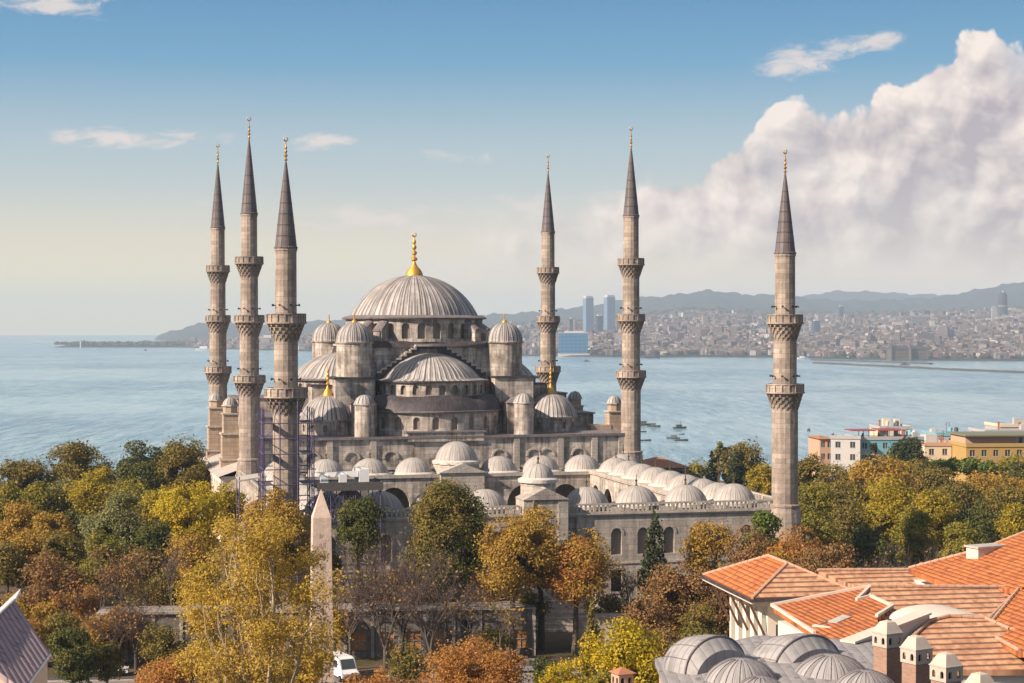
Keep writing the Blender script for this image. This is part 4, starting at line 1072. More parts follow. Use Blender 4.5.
# ------------------------------------------------------------------ buildings round the mosque garden
# obelisk
d = 172.0; X, Y = at(321, d)
e = thing('obelisk', 'pink granite obelisk with a pointed tip standing among the trees', 'obelisk', (X, Y, 0), R(12))
zt = zat(489, d); zs = zat(517, d); w0, w1 = 1.08, 0.86
mb = MB(); mb.add([(-w0, -w0, 4.2), (w0, -w0, 4.2), (w0, w0, 4.2), (-w0, w0, 4.2), (-w1, -w1, zs), (w1, -w1, zs), (w1, w1, zs), (-w1, w1, zs), (0, 0, zt)],
               [(0, 1, 5, 4), (1, 2, 6, 5), (2, 3, 7, 6), (3, 0, 4, 7), (4, 5, 8), (5, 6, 8), (6, 7, 8), (7, 4, 8), (3, 2, 1, 0)])
mb.build('shaft', M['granite'], e)
M['carve'] = plain('carved_signs', (0.40, 0.285, 0.23), 0.9)
r_ = random.Random(5); z = 6.0
while z < zs - 1:                                    # rows of cut signs down the middle of each face
    wz = w0 + (w1 - w0) * (z - 4.2) / (zs - 4.2)
    for k in range(2):
        x0 = r_.uniform(-0.35, 0.1); x1 = x0 + r_.uniform(.15, .35); h_ = r_.uniform(.25, .5)
        MB().box(x0, x1, -wz - .012, -wz + .03, z, z + h_).build('carving', M['carve'], e); MB().box(-wz - .012, -wz + .03, x0, x1, z, z + h_).build('carving', M['carve'], e)
    z += r_.uniform(.75, 1.1)
mb = MB(); mb.box(-1.6, 1.6, -1.6, 1.6, 1.2, 3.7); mb.box(-2.3, 2.3, -2.3, 2.3, 0, 0.6); mb.box(-1.9, 1.9, -1.9, 1.9, 0.6, 1.2)
for sx in (-1, 1):
    for sy in (-1, 1): mb.box(sx * .85 - .25, sx * .85 + .25, sy * .85 - .25, sy * .85 + .25, 3.7, 4.2)
mb.build('pedestal', M['trim'], e)

# precinct wall with shop fronts along the street
M['stone_dark'] = stone('dark_wall_stone', (0.20, 0.17, 0.15), (0.155, 0.135, 0.12), (0.07, 0.06, 0.055), gr=0.5)
M['display'] = plain('orange_goods', (0.42, 0.19, 0.07), 0.7, 0, 0.6, 2.5); M['frame'] = plain('pale_frame', (0.42, 0.38, 0.34), 0.7)
d0 = 206.5
e = thing('precinct_wall', 'long low grey precinct wall with shop windows facing the street under the trees', 'wall', (-14, d0, 0), R(5))
wl = MB(); x0 = -33
kinds = {}
for i in range(16):
    a = x0 + i * 3.1
    pane = MB()
    if i in (1, 2, 5, 6, 8, 9, 10, 11, 12, 14, 15):
        bay(wl, lambda s_, z, t: (s_, t, z), a, a + 3.1, 0, 5.4, a + 1.55, 0.85, 0.9, 3.0, 0.25, pane, flat=True)
        w = pane.build('window', M['display'], e)
        fr_ = MB()
        for s_ in (-.85, -.03, .8): fr_.box(a + 1.55 + s_, a + 1.55 + s_ + .06, .16, .22, .9, 3.0)
        fr_.box(a + .7, a + 2.4, .15, .23, 1.9, 1.97); fr_.build('frame', M['frame'], w)
    else:
        bay(wl, lambda s_, z, t: (s_, t, z), a, a + 3.1, 0, 5.4, a + 1.55, 0.6, 3.2, 4.2, 0.3, pane, flat=True)
        pane.build('window', M['dark'], e)
wl.box(x0, x0 + 16 * 3.1, 0.5, 4.5, 0, 5.38)
wl.build('wall', M['stone_dark'], e)
mb = MB(); mb.box(x0 - .2, x0 + 16 * 3.1 + .2, -.3, 0.1, 5.4, 5.65); mb.box(x0 - .2, x0 + 16 * 3.1 + .2, 0.1, 4.8, 5.42, 5.6)
for i in range(17): mb.box(x0 + i * 3.1 - .18, x0 + i * 3.1 + .18, -.14, .0, 0, 5.4)
mb.build('coping', M['stone_grey'], e)
e = thing('precinct_wall', 'short grey wall with one barred window right of the stairway', 'wall', (7.2, 208.0, 0), R(5))
wl = MB(); pane = MB()
bay(wl, lambda s_, z, t: (s_, t, z), 0, 6.5, 0, 4.4, 2.6, 1.0, 1.0, 3.0, .25, pane, flat=True)
wl.box(0, 6.5, .3, 1.2, 0, 4.39); wl.build('wall', M['stone_grey'], e); pane.build('window', M['pane'], e)
MB().box(-.15, 6.65, -.2, 1.4, 4.4, 4.65).build('coping', M['trim'], e)
# broad garden steps
d0 = 224.0; X, Y = at(552, d0)
mb = MB()
for i in range(14): mb.box(-5.5, 5.5, i * .38, 8, i * .30, (i + 1) * .30)
mb.box(-6.1, -5.5, -.3, 8, 0, 4.8); mb.box(5.5, 6.1, -.3, 8, 0, 4.8)
o = mb.build('stairway', M['trim']); o.location = (X, Y, 0); o.rotation_euler = (0, 0, R(8)); tag(o, 'flight of grey stone steps between trees below the courtyard wall', 'stairs')
# small kiosk roof by the trees
X, Y = at(436, 214.0); e = thing('kiosk', 'small dark roofed kiosk above the precinct wall beneath the massive dark green tree', 'kiosk', (X, Y, 0), R(8))
MB().box(-2.8, 2.8, -1.4, 1.4, 0, 5.9).build('wall', M['grey_board'], e)
MB().add([(-3.4, -2.0, 5.9), (3.4, -2.0, 5.9), (3.4, 2.0, 5.9), (-3.4, 2.0, 5.9), (-2.2, 0, 6.5), (2.2, 0, 6.5)], [(0, 1, 5, 4), (1, 2, 5), (2, 3, 4, 5), (3, 0, 4), (3, 2, 1, 0)]).build('roof', M['lead_dark'], e)

# scaffold round the foot of a minaret, work platform with white sheeting
X3, Y3 = (286 - 512) / F * 236.7, 236.7
e = thing('scaffold', 'purple steel scaffold cage round the foot of the two balcony minaret on the left', 'scaffold', (X3, Y3, 0), T2)
mb = MB(); hb = MB(); pl = MB(); a = 3.25
g = [-a, -a / 3, a / 3, a]
for x in (-a, -1.15, 1.15, a):
    for y in (-a, a):
        mb.tube((x, y, 0), (x, y, 28.4 if abs(x) < 2 else 27.4), .085, n=5); mb.tube((y, x, 0), (y, x, 27.4), .085, n=5)
for z in np.arange(1.5, 27, 2.0):
    for s_ in (-a, a):
        hb.tube((-a - .3, s_, z), (a + .3, s_, z), .07, n=5); hb.tube((s_, -a - .3, z), (s_, a + .3, z), .07, n=5)
for i, z in enumerate(np.arange(13.5, 26, 2.0)):
    sg = 1 if i % 2 else -1
    hb.tube((-a * sg, -a, z), (-1.15 * sg, -a, z + 2), .035, n=4); hb.tube((-a, a * sg, z), (-a, 1.15 * sg, z + 2), .035, n=4); hb.tube((a, a * sg, z), (a, 1.15 * sg, z + 2), .035, n=4)
for z in (17.45, 21.45, 25.45):
    pl.box(-a, -1.95, -a, a, z, z + .06); pl.box(1.95, a, -a, a, z + .002, z + .062); pl.box(-1.95, 1.95, 1.95, a, z + .004, z + .064)
mb.build('upright', M['steel'], e); hb.build('ledger', M['steel'], e); pl.build('deck', M['grey_board'], e)
e = thing('work_platform', 'grey work platform on steel legs with white sheeting in front of the courtyard domes', 'platform', (O2[0], O2[1], 0), T2)
x0, x1 = -31.4, -22.8
mb = MB(); mb.box(x0, x1, -3.4, 3.6, 16.9, 17.1); mb.box(x0, x1, -3.5, -3.4, 16.6, 17.7); mb.box(x1, x1 + .1, -3.5, 3.6, 16.6, 17.7); mb.build('deck', M['grey_board'], e)
mb = MB()
for x in np.linspace(x0 + .2, x1 - .2, 6):
    for y in (-3.2, 3.3): mb.tube((x, y, 0 if y < 0 else 13), (x, y, 16.9), .07, n=5)
for z in np.arange(2, 16.9, 2.1): mb.tube((x0, -3.2, z), (x1, -3.2, z), .05, n=5)
for i in range(5):
    xa = x0 + .2 + i * (x1 - x0 - .4) / 5; xb = x0 + .2 + (i + 1) * (x1 - x0 - .4) / 5
    mb.tube((xa, -3.2, 12.5), (xb, -3.2, 16.7), .045, n=4); mb.tube((xb, -3.2, 12.5), (xa, -3.2, 16.7), .045, n=4)
    mb.tube((xa, -3.2, 14.6), (xb, -3.2, 16.9), .045, n=4)
mb.build('leg_frame', M['steel'], e)
mb = MB(); mb.add([(x0 + .3, -2.2, 18.9), (x0 + 5.6, -2.2, 19.1), (x0 + 5.6, 2.6, 18.7), (x0 + .3, 2.6, 18.6), (x0 + .3, -2.3, 18.35), (x0 + 5.6, -2.3, 18.3)], [(0, 1, 2, 3), (0, 4, 5, 1)])
mb.add([(x0 + 6.6, -2.0, 19.5), (x0 + 8.8, -2.4, 18.2), (x0 + 8.8, 2.0, 18.2), (x0 + 6.6, 2.2, 19.5)], [(0, 1, 2, 3)])
mb.box(x0 + 5.7, x0 + 7.0, -2.4, 2, 17.1, 19.3); mb.box(x0 + .6, x0 + 1.6, -2.5, -1.8, 17.1, 18.6); mb.box(x0 + 3.0, x0 + 4.0, -2.7, -1.9, 17.1, 18.7)
mb.build('sheeting', M['white'], e)
e = thing('site_canopy', 'pale sheeted canopy on poles left of the scaffolded minaret', 'canopy', (*at(250, 240), 0), T2)
mb = MB()
for x in (-1.6, 1.8):
    for y in (-2, 2): mb.tube((x, y, 0), (x, y, 18.2), .07, n=5)
for z in (6, 10, 14): mb.tube((-1.6, -2, z), (1.8, -2, z + 1.5), .05, n=4); mb.tube((-1.6, -2, z), (1.8, -2, z), .05, n=4)
mb.build('pole', M['steel'], e)
mb = MB(); mb.add([(-1.8, -2.2, 17.7), (2.0, -2.2, 18.3), (2.0, 2.2, 18.4), (-1.8, 2.2, 17.9), (-1.8, -2.2, 17.5), (2.0, -2.2, 18.1)], [(0, 1, 2, 3), (4, 5, 1, 0)]); mb.build('sheet', M['lead_pale'], e)

# ------------------------------------------------------------------ houses by the sea, right
def plaster(name, col): return plain(name, col, 0.85, 0, 0.12, 0.4)
M['p_blue'] = plaster('turquoise_plaster', (0.15, 0.36, 0.43)); M['p_white'] = plaster('white_plaster', (0.47, 0.45, 0.43)); M['p_yellow'] = plaster('ochre_plaster', (0.38, 0.245, 0.08))
M['p_pink'] = plaster('pink_plaster', (0.48, 0.30, 0.21)); M['p_cream'] = plaster('cream_plaster', (0.60, 0.50, 0.36)); M['p_grey'] = plaster('grey_plaster', (0.36, 0.36, 0.37)); M['p_red'] = plain('red_roof_sheet', (0.26, 0.05, 0.055), 0.6)
M['p_green'] = plain('green_roof_sheet', (0.16, 0.17, 0.11), 0.7); M['p_tile'] = plain('faded_tiles', (0.34, 0.15, 0.08), 0.85, 0, 0.3, 3); M['glass'] = plain('window_glass', (0.05, 0.06, 0.07), 0.15)
def house(px0, px1, ytop, d, dep, label, mw, mr, roof='flat', fl=4, rz=R(12), fw=1.0, group='houses by the sea', side=None, kit=True, seed=1):
    r_ = random.Random(seed); X = ((px0 + px1) / 2 - 512) / F * d; w = (px1 - px0) / F * d; ztop = zat(ytop, d); zb = float(np.interp(d, ys, zy))
    e = thing('house', label, 'building', (X, d, zb), rz, group); h = ztop - zb; fh = 3.1
    wl = MB(); nb = max(2, int(w / 2.6)); bw = w / nb
    nfl = max(1, int(h / fh)); z0 = h - nfl * fh
    wins = []
    for f in range(nfl):
        for i in range(nb):
            a = -w/2 + i * bw; z_ = z0 + f * fh
            pn = MB(); bay(wl, lambda s_, z, t: (s_, t, z), a, a + bw, z_, z_ + fh, a + bw/2, min(.62, bw*.3) * fw, z_ + .9, z_ + 2.4, .2, pn, flat=True)
            if f >= nfl - fl: wins.append(pn)
    wl.box(-w/2, w/2, .25, dep, -1, h - .003); wl.box(-w/2, w/2, 0.0, .25, -1, z0 + .001)
    wl.build('wall', mw, e)
    for pn in wins[-44:]:
        p = pn.build('window', M['glass'], e)
        a = [v[0] for v in pn.v]; zz = [v[2] for v in pn.v]; q = MB(); q.box(min(a) - .1, max(a) + .1, -.05, .04, min(zz) - .12, min(zz)); q.box((min(a)+max(a))/2 - .04, (min(a)+max(a))/2 + .04, .1, .17, min(zz), max(zz)); q.build('frame', M['p_white'], p)
    if side:
        sd = MB(); sd.box(-w/2 - .06, -w/2, .05, dep - .05, 0, h - .05); sd.build('side_wall', side, e)
        for f in range(min(fl, nfl)):
            for j in range(3):
                q = MB(); y_ = 1.2 + j * (dep - 2) / 3; q.box(-w/2 - .1, -w/2 - .05, y_, y_ + 1.1, h - (f + 1) * fh + .9, h - (f + 1) * fh + 2.4); q.build('window', M['glass'], e)
    rf = MB()
    if roof == 'hip':
        k = min(w, dep) * .45; o_ = .5
        rf.add([(-w/2-o_, -o_, h), (w/2+o_, -o_, h), (w/2+o_, dep+o_, h), (-w/2-o_, dep+o_, h), (-w/2+k, dep/2, h+k*.4), (w/2-k, dep/2, h+k*.4)], [(0, 1, 5, 4), (1, 2, 5), (2, 3, 4, 5), (3, 0, 4), (3, 2, 1, 0)])
    else:
        rf.box(-w/2 - .2, w/2 + .2, -.2, dep + .2, h, h + .25)
        for q in ((-w/2 - .2, w/2 + .2, -.2, 0), (-w/2 - .2, -w/2, 0.001, dep + .2), (w/2, w/2 + .2, .001, dep + .2)): rf.box(q[0], q[1], q[2], q[3], h + .252, h + .9)
    rf.build('roof', mr, e)
    if kit and roof == 'flat':
        for i in range(r_.randint(3, 6)):
            t = r_.random(); x = r_.uniform(-w*.42, w*.42); y = r_.uniform(1, dep - 2); q = MB()
            if t < .35: q.box(x, x + r_.uniform(1, 3), y, y + 1.5, h + .25, h + r_.uniform(1.4, 2.8)); q.build('roof_hut', r_.choice([M['p_white'], M['p_grey'], M['p_cream']]), e)
            elif t < .6: q.lathe([(.55, h + .9), (.6, h + 1.0), (.6, h + 2.2), (.1, h + 2.45)], 12, x, y); q.box(x - .5, x + .5, y - .5, y + .5, h + .25, h + .9); q.build('water_tank', r_.choice([M['p_white'], M['p_blue'], M['grey_board']]), e)
            elif t < .8: q.box(x, x + .5, y, y + .5, h + .25, h + 2.4); q.box(x - .1, x + .6, y - .1, y + .6, h + 2.4, h + 2.6); q.build('chimney', M['p_tile'], e)
            else: q.tube((x, y, h), (x, y, h + 3.6), .06, n=5); q.tube((x - .6, y, h + 3.3), (x + .6, y, h + 3.3), .03, n=4); q.tube((x - .4, y, h + 2.9), (x + .4, y, h + 2.9), .03, n=4); q.build('aerial', M['black'], e)
    return e, w, h
house(831, 860, 439, 452, 12, 'white faced house with big windows at the left end of the turquoise house', M['p_white'], M['p_grey'], fl=4, rz=R(-14), seed=3, kit=False)
e, w, h = house(859, 912, 440, 455, 12, 'turquoise plastered house with a glazed roof terrace and red awning', M['p_blue'], M['p_grey'], fl=4, rz=R(6), seed=5)
mb = MB(); mb.box(-w*.62, -w*.15, 1, 8, h + 2.2, h + 2.4); mb.box(-w*.05, w*.46, 2, 10, h + 2.2, h + 2.4); mb.build('terrace_roof', M['p_red'], e)
mb = MB()
for i in range(10): mb.tube((-w*.47 + i * w*.1, 2.2, h), (-w*.47 + i * w*.1, 2.2, h + 2.2), .07, n=5)
for z in (.9, 1.2): mb.tube((-w*.5, -.1, h + z), (w*.5, -.1, h + z), .05, n=5)
mb.build('terrace_frame', M['black'], e)
house(820, 833, 439, 470, 12, 'small cream and brick house left of the turquoise house', M['p_pink'], M['p_tile'], 'hip', 3, R(5), seed=7)
house(905, 938, 440, 474, 12, 'white walled low house right of the turquoise house', M['p_white'], M['p_grey'], fl=3, rz=R(8), seed=8)
house(925, 952, 446, 440, 10, 'narrow pale pink house beside the ochre house', M['p_cream'], M['p_pink'], fl=4, rz=R(4), seed=9)
house(936, 966, 436, 520, 14, 'grey house with blue roof tanks behind the ochre house', M['p_grey'], M['p_blue'], fl=3, rz=R(4), seed=11)
e, w, h = house(966, 1050, 447, 430, 13, 'large ochre yellow house with a long greenish roof at the right edge', M['p_yellow'], M['p_yellow'], fl=4, rz=R(4), seed=12, kit=False)
MB().box(-w/2 - .6, w/2 + .6, -.9, 13.6, h + 2.6, h + 2.95).build('eave_roof', M['p_green'], e)
mb = MB(); mb.box(-w/2, w*.12, .9, 12, h + .2, h + 2.6); mb.build('attic', M['p_pink'], e)
mb = MB(); mb.box(w*.12, w/2, .9, 12, h + .2, h + 2.6); mb.build('attic', M['p_white'], e)
for i in range(6): MB().box(w*.15 + i * 1.5, w*.15 + i * 1.5 + .8, .8, .89, h + .8, h + 2.2).build('window', M['glass'], e)
house(985, 1045, 433, 500, 14, 'white flat roofed house behind the ochre house', M['p_white'], M['p_grey'], fl=2, rz=R(4), seed=14)
house(1000, 1060, 427, 540, 14, 'grey house highest at the right edge behind the white flat one', M['p_grey'], M['p_cream'], fl=2, rz=R(4), seed=15)
house(880, 912, 429, 560, 12, 'cream house seen just over the turquoise house roof', M['p_cream'], M['p_grey'], fl=2, rz=R(4), seed=16)
e, w, h = house(640, 690, 468, 380, 12, 'low stone house behind the courtyard domes right of the hall', M['stone'], M['p_tile'], 'hip', 1, R(10), seed=17)
house(926, 946, 478, 395, 8, 'low pale roofed house between the trees below the ochre house', M['p_white'], M['p_white'], 'hip', 1, R(20), seed=18)

# ------------------------------------------------------------------ tiled palace roofs and domed bath, right foreground
E1 = Vector((0.984, 0.176)); E2 = Vector((-0.176, 0.984)); RZ = math.atan2(E1.y, E1.x)
M['tile_lit'] = seams('sunlit_tiles', (0.54, 0.185, 0.055), (0.36, 0.105, 0.035), (0.15, 0.055, 0.03), 0, 0.31, 0.55, 0.8, 1.0)  # slopes towards the sun: their stronger light is put into the orange
M['tile_shaded'] = seams('shaded_tiles', (0.56, 0.34, 0.21), (0.38, 0.18, 0.10), (0.085, 0.042, 0.03), 1, 0.44, 0.8, 0.5, None, 0.8, 0.2)  # slopes turned from the sun: weaker light put into a duller colour
pal = thing('tiled_palace', 'rambling palace wing with clay tile roofs coloured bright orange on sunlit slopes, duller on shaded ones', 'building', (0, 0, 0))
def plane_hit(p0, z0, g1, g2, px, y):
    rx, ry = (px - 512) / F, (y - HZ) / F
    a = g1 * (E1.x * rx + E1.y) + g2 * (E2.x * rx + E2.y)
    c_ = g1 * (E1.x * p0[0] + E1.y * p0[1]) + g2 * (E2.x * p0[0] + E2.y * p0[1])
    d_ = (CZ - z0 + c_) / (a + ry)
    return Vector((rx * d_, d_, CZ - ry * d_))
def roof(ref, g1, g2, poly, m, name='roof', th=0.28, parent=None, verge=True):
    px, y, d_ = ref; p0 = at(px, d_); z0 = zat(y, d_)
    pts = [plane_hit(p0, z0, g1, g2, *q) for q in poly]
    n = len(pts); c0 = pts[0]
    mb = MB(); vs = [tuple(p) for p in pts] + [(p.x, p.y, p.z - th) for p in pts]
    # local frame aligned with the roof so that the tile lines run down the slope
    o_ = bpy.data.objects.new(name, bpy.data.meshes.new(name))
    Mx = Matrix.Rotation(RZ, 4, 'Z'); inv = (Matrix.Translation(c0) @ Mx).inverted()
    lv = [tuple(inv @ Vector(v)) for v in vs]
    o_.data.from_pydata(lv, [], [tuple(range(n)), tuple(range(n, 2 * n))[::-1]] + [(i, n + i, n + (i + 1) % n, (i + 1) % n) for i in range(n)])
    o_.data.materials.append(m); COL.objects.link(o_); o_.matrix_world = Matrix.Translation(c0) @ Mx; o_.parent = parent or pal
    return o_, pts
def ridge(p, q, r=0.16, m=None, parent=None, name='ridge_tiles'):
    p = Vector(p); q = Vector(q); mb = MB(); L = (q - p).length; k = max(1, int(L / .45))
    for i in range(k):
        a = p.lerp(q, i / k); b = p.lerp(q, (i + .96) / k); mb.tube(a, b, r * .92, r * 1.08, 7)
    return mb.build(name, m or M['ridge'], parent or pal)
M['limed'] = plain('stained_limewash', (0.42, 0.36, 0.305), 0.85, 0, .3, 2.2)
M['ridge'] = plain('ridge_mortar', (0.42, 0.26, 0.18), 0.9, 0, 0.4, 3)
M['verge'] = plain('white_verge', (0.56, 0.49, 0.42), 0.8, 0, .1)
# pavilion with hip roof: real corner frame
P0 = Vector((13.36, 100.0)); LW, LD = 6.5, 9.7; ZE, ZR = 22.92, 24.4
def pv(a, b, z): q = P0 + E1 * a + E2 * b; return (q.x, q.y, z)
pav = thing('tiled_pavilion', 'projecting pavilion with bright orange hipped tile roof, wide eaves and arched windows', 'building', (P0.x, P0.y, 0), RZ)
hp = [(0, 0, ZE), (LW, 0, ZE), (LW, LD, ZE), (0, LD, ZE), (3.1, 3.1, ZR), (3.1, 6.6, ZR)]
for f, mm in (((3, 0, 4, 5), 'tile_lit'), ((0, 1, 4), 'tile_shaded'), ((1, 2, 5, 4), 'tile_lit'), ((2, 3, 5), 'tile_shaded')):
    MB().add([hp[i] for i in f] + [(hp[i][0], hp[i][1], hp[i][2] - .14) for i in f], [tuple(range(len(f))), tuple(range(len(f), 2 * len(f)))[::-1]] + [(i, len(f) + i, len(f) + (i + 1) % len(f), (i + 1) % len(f)) for i in range(len(f))]).build('roof', M[mm], pav)
for a, b in ((0, 4), (1, 4), (2, 5), (3, 5), (4, 5)): ridge(hp[a], hp[b], .095, parent=pav)
mb = MB(); mb.box(-.05, LW + .05, -.05, LD + .05, ZE - .34, ZE - .145); mb.box(.25, LW - .25, .25, LD - .25, ZE - .5, ZE - .34); mb.build('eave_board', M['verge'], pav)
MB().box(-.1, LW, -.16, -.06, ZE - .2, ZE - .06).box(-.16, -.06, -.1, LD, ZE - .2, ZE - .06).build('gutter', M['lead_dark'], pav)
wl = MB(); i0, i1 = 1.3, LW - .6; nb = 5; L = (LD - 1.2 - 1.2) / nb
for i in range(nb):
    y0 = 1.2 + i * L; pn = MB()
    bay(wl, lambda s_, z, t: (1.3 + t, LD - s_, z), LD - y0 - L, LD - y0, 18.6, ZE - .5, LD - y0 - L/2, .42, 19.1, 21.4, .3, pn, rise=1.2)
    pn.build('window', M['p_cream'] if False else M['glass'], pav)
pn = MB(); bay(wl, lambda s_, z, t: (s_, 1.2 + t, z), 1.3, 4.2, 17.0, ZE - .5, 2.1, .32, 19.4, 21.2, .25, pn, flat=True); pn.build('window', M['glass'], pav)
wl.box(1.62, LW, 1.5, LD - 1, 0, ZE - .502); wl.box(1.3, 1.62, 1.201, LD - 1.2, 0, 18.6); wl.box(1.301, LW, 1.2, 1.5, 0, 17.0); wl.box(4.2, LW, 1.2, 1.499, 17.0, ZE - .503)
wl.build('wall', M['whitewash'], pav)
M['timber'] = plain('dark_timber', (0.10, 0.05, 0.035), 0.8)
for i in range(5):
    y = 1.25 + i * (LD - 2.5) / 4; MB().tube((1.28, y, 20.3), (.25, y, ZE - .5), .09, n=4).build('eave_brace', M['timber'], pav)
mb = MB(); mb.box(-.6, 1.3, -.2, LD, 18.1, 18.6); mb.box(-.75, -.6, -.35, LD, 18.0, 18.9); mb.box(-.6, LW, -.35, -.2, 18.0, 18.9); mb.build('terrace', M['p_cream'], pav)
MB().box(-.5, LW, -.15, LD, 0, 18.0).build('lower_wall', M['stone_warm'], pav)
# big roofs
roofs = [
 ((900, 583, 107), 0, .42, [(818, 571), (962, 570), (976, 573), (957, 588), (870, 588), (850, 584)], 'tile_shaded'),
 ((950, 617, 93), 0, .42, [(871, 587), (1022, 588), (987, 622), (890, 628), (873, 606)], 'tile_shaded'),
 ((958, 587, 99), .35, 0, [(909, 569), (985, 549), (1040, 527), (1060, 560), (1022, 589), (957, 589)], 'tile_lit'),
 ((995, 612, 89), .34, 0, [(1019, 590), (1080, 585), (1080, 650), (1020, 652), (985, 632)], 'tile_lit'),
 ((815, 632, 88), .17, 0, [(772, 606), (871, 587), (857, 601), (871, 597), (893, 607), (877, 617), (884, 640), (862, 652), (815, 634)], 'tile_lit'),
 ((960, 668, 82), 0, .40, [(905, 646), (930, 622), (950, 617), (985, 619), (1010, 630), (1060, 640), (1060, 670), (905, 670)], 'tile_shaded'),
 ((880, 655, 84), .30, 0, [(866, 668), (872, 650), (932, 620), (905, 646), (905, 671)], 'tile_lit'),
]
rp = []
for i, (ref, g1, g2, poly, mm) in enumerate(roofs):
    o_, pts = roof(ref, g1, g2, poly, M[mm]); rp.append(pts)
up = Vector((0, 0, .05))
for pts, segs, mm in ((rp[0], [(0, 1), (1, 2), (2, 3)], 'ridge'), (rp[1], [(0, 1), (1, 2)], 'ridge'), (rp[2], [(0, 1), (1, 2)], 'ridge'), (rp[3], [(3, 4), (0, 4)], 'ridge'), (rp[5], [(0, 1), (1, 2), (2, 3), (3, 4), (4, 5)], 'ridge')):
    for a, b in segs: ridge(pts[a] + up, pts[b] + up, .095, M[mm])
for a, b in ((0, 1), (1, 2), (2, 3), (3, 4), (4, 5), (0, 8)):
    p, q = rp[4][a], rp[4][b]; mb = MB(); mb.tube(p + up, q + up, .11, n=4); mb.build('verge', M['verge'], pal)
# walls that carry the roofs
def wallbox(px0, px1, d_, dep, ztop, m, name='wall', zb=0.0):
    a = Vector(at(px0, d_)); w = (px1 - px0) / F * d_; q = [a, a + E1 * w, a + E1 * w + E2 * dep, a + E2 * dep]
    MB().prism([(v.x, v.y) for v in q], zb, ztop).build(name, m, pal)
wallbox(826, 1100, 105.5, 8, 22.3, M['whitewash']); wallbox(868, 1100, 92.5, 8, 22.75, M['whitewash']); wallbox(975, 1100, 86.5, 6, 22.6, M['whitewash'])
wallbox(916, 1100, 81.6, 5, 22.4, M['whitewash']); wallbox(828, 872, 87.5, 7.5, 22.5, M['whitewash']); wallbox(964, 1100, 100.5, 9, 22.9, M['whitewash'])
# chimney block on the upper roof, roof light, white vault and white parapet
def on(px, y, d_): return Vector(at(px, d_, y))
c_ = on(986, 553, 104); e_ = MB(); e_.box(-1.0, 1.0, -.5, .5, -.6, .35); q = e_.build('roof_kerb', M['verge'], pal); q.location = c_; q.rotation_euler = (0, 0, RZ + .3)
MB().box(-1.1, 1.1, -.6, .6, .35, .45).build('kerb_cap', M['lead_pale'], q)
c_ = on(838, 630, 89.5); q = MB().box(-.95, .95, -.5, .5, -.35, .42).build('roof_light', M['timber'], pal); q.location = c_; q.rotation_euler = (0, -R(10), RZ + .5)
MB().box(-.3, .8, -.3, .3, .425, .5).build('roof_light_pane', M['lead_pale'], q)
q = MB().box(-1.2, -1.0, -.55, .55, -.5, .5).build('roof_light_cheek', M['verge'], pal); q.location = c_; q.rotation_euler = (0, -R(10), RZ + .5)
p, q = on(849, 646, 82), on(925, 617, 86)
mb = MB(); dv = (q - p); dv.z = 0; L = dv.length; a_ = math.atan2(dv.y, dv.x)
mb.box(0, L, -.32, .32, -.9, .14); mb.box(-.05, L + .05, -.42, .42, .14, .24); o_ = mb.build('parapet', M['verge'], pal); o_.location = p; o_.rotation_euler = (0, -math.asin(max(-.3, min(.3, (q.z - p.z) / L))), a_)
mb = MB(); n = 14; vs = []
for yy in (-1.6, 1.6):
    for i in range(n + 1): t = math.pi * i / n; vs.append((2.0 * math.cos(t), yy, .62 * math.sin(t)))
mb.add(vs, [(i, i + 1, n + 2 + i, n + 1 + i) for i in range(n)] + [tuple(range(n + 1)), tuple(range(n + 1, 2 * n + 2))[::-1]])
o_ = mb.build('white_vault', M['verge'], pal, smooth=True); o_.location = on(942, 622, 88.5); o_.rotation_euler = (0, 0, RZ + .12)
# chimneys with arched vents
def chimney(px, ytop, d_, w, label=None):
    z1 = zat(ytop, d_); X, Y = at(px, d_)
    s_ = w / 2; hcap = w * .62; hw_ = w * .62
    o_ = bpy.data.objects.new('chimney', None); COL.objects.link(o_); o_.parent = pal; o_.location = (X, Y, z1); o_.rotation_euler = (0, 0, RZ + .35)
    MB().box(-s_ * .9, s_ * .9, -s_ * .9, s_ * .9, -6, -hcap - hw_).build('shaft', M['brick'], o_)
    hd = MB()
    for k in range(4):
        ca, sa = math.cos(k * math.pi / 2), math.sin(k * math.pi / 2)
        for j in range(2):
            x0 = -s_ + j * s_
            bay(hd, lambda a, z, t: ((a) * ca - (-s_ + t) * sa, (a) * sa + (-s_ + t) * ca, z), x0, x0 + s_, -hcap - hw_, -hcap, x0 + s_ / 2, s_ * .2, -hcap - hw_ * .78, -hcap - hw_ * .42, .09)
    hd.box(-s_ * .8, s_ * .8, -s_ * .8, s_ * .8, -hcap - hw_, -hcap - hw_ * .95)
    hd.box(-s_ * 1.06, s_ * 1.06, -s_ * 1.06, s_ * 1.06, -hcap, -hcap + .05)
    hd.add([(-s_, -s_, -hcap + .05), (s_, -s_, -hcap + .05), (s_, s_, -hcap + .05), (-s_, s_, -hcap + .05), (-s_*.5, -s_*.5, -.08), (s_*.5, -s_*.5, -.08), (s_*.5, s_*.5, -.08), (-s_*.5, s_*.5, -.08), (0, 0, 0)],
           [(0, 1, 5, 4), (1, 2, 6, 5), (2, 3, 7, 6), (3, 0, 4, 7), (4, 5, 8), (5, 6, 8), (6, 7, 8), (7, 4, 8)])
    hd.build('vent_head', M['limed'], o_)
    MB().box(-s_ * .6, s_ * .6, -s_ * .6, s_ * .6, -hcap - hw_ * .95, -hcap - .01).build('flue', M['dark'], o_)
m, nt, b = mat('chimney_brick'); tcn = node(nt, 'ShaderNodeTexCoord').outputs['Object']; x, y, z = sep(nt, tcn)
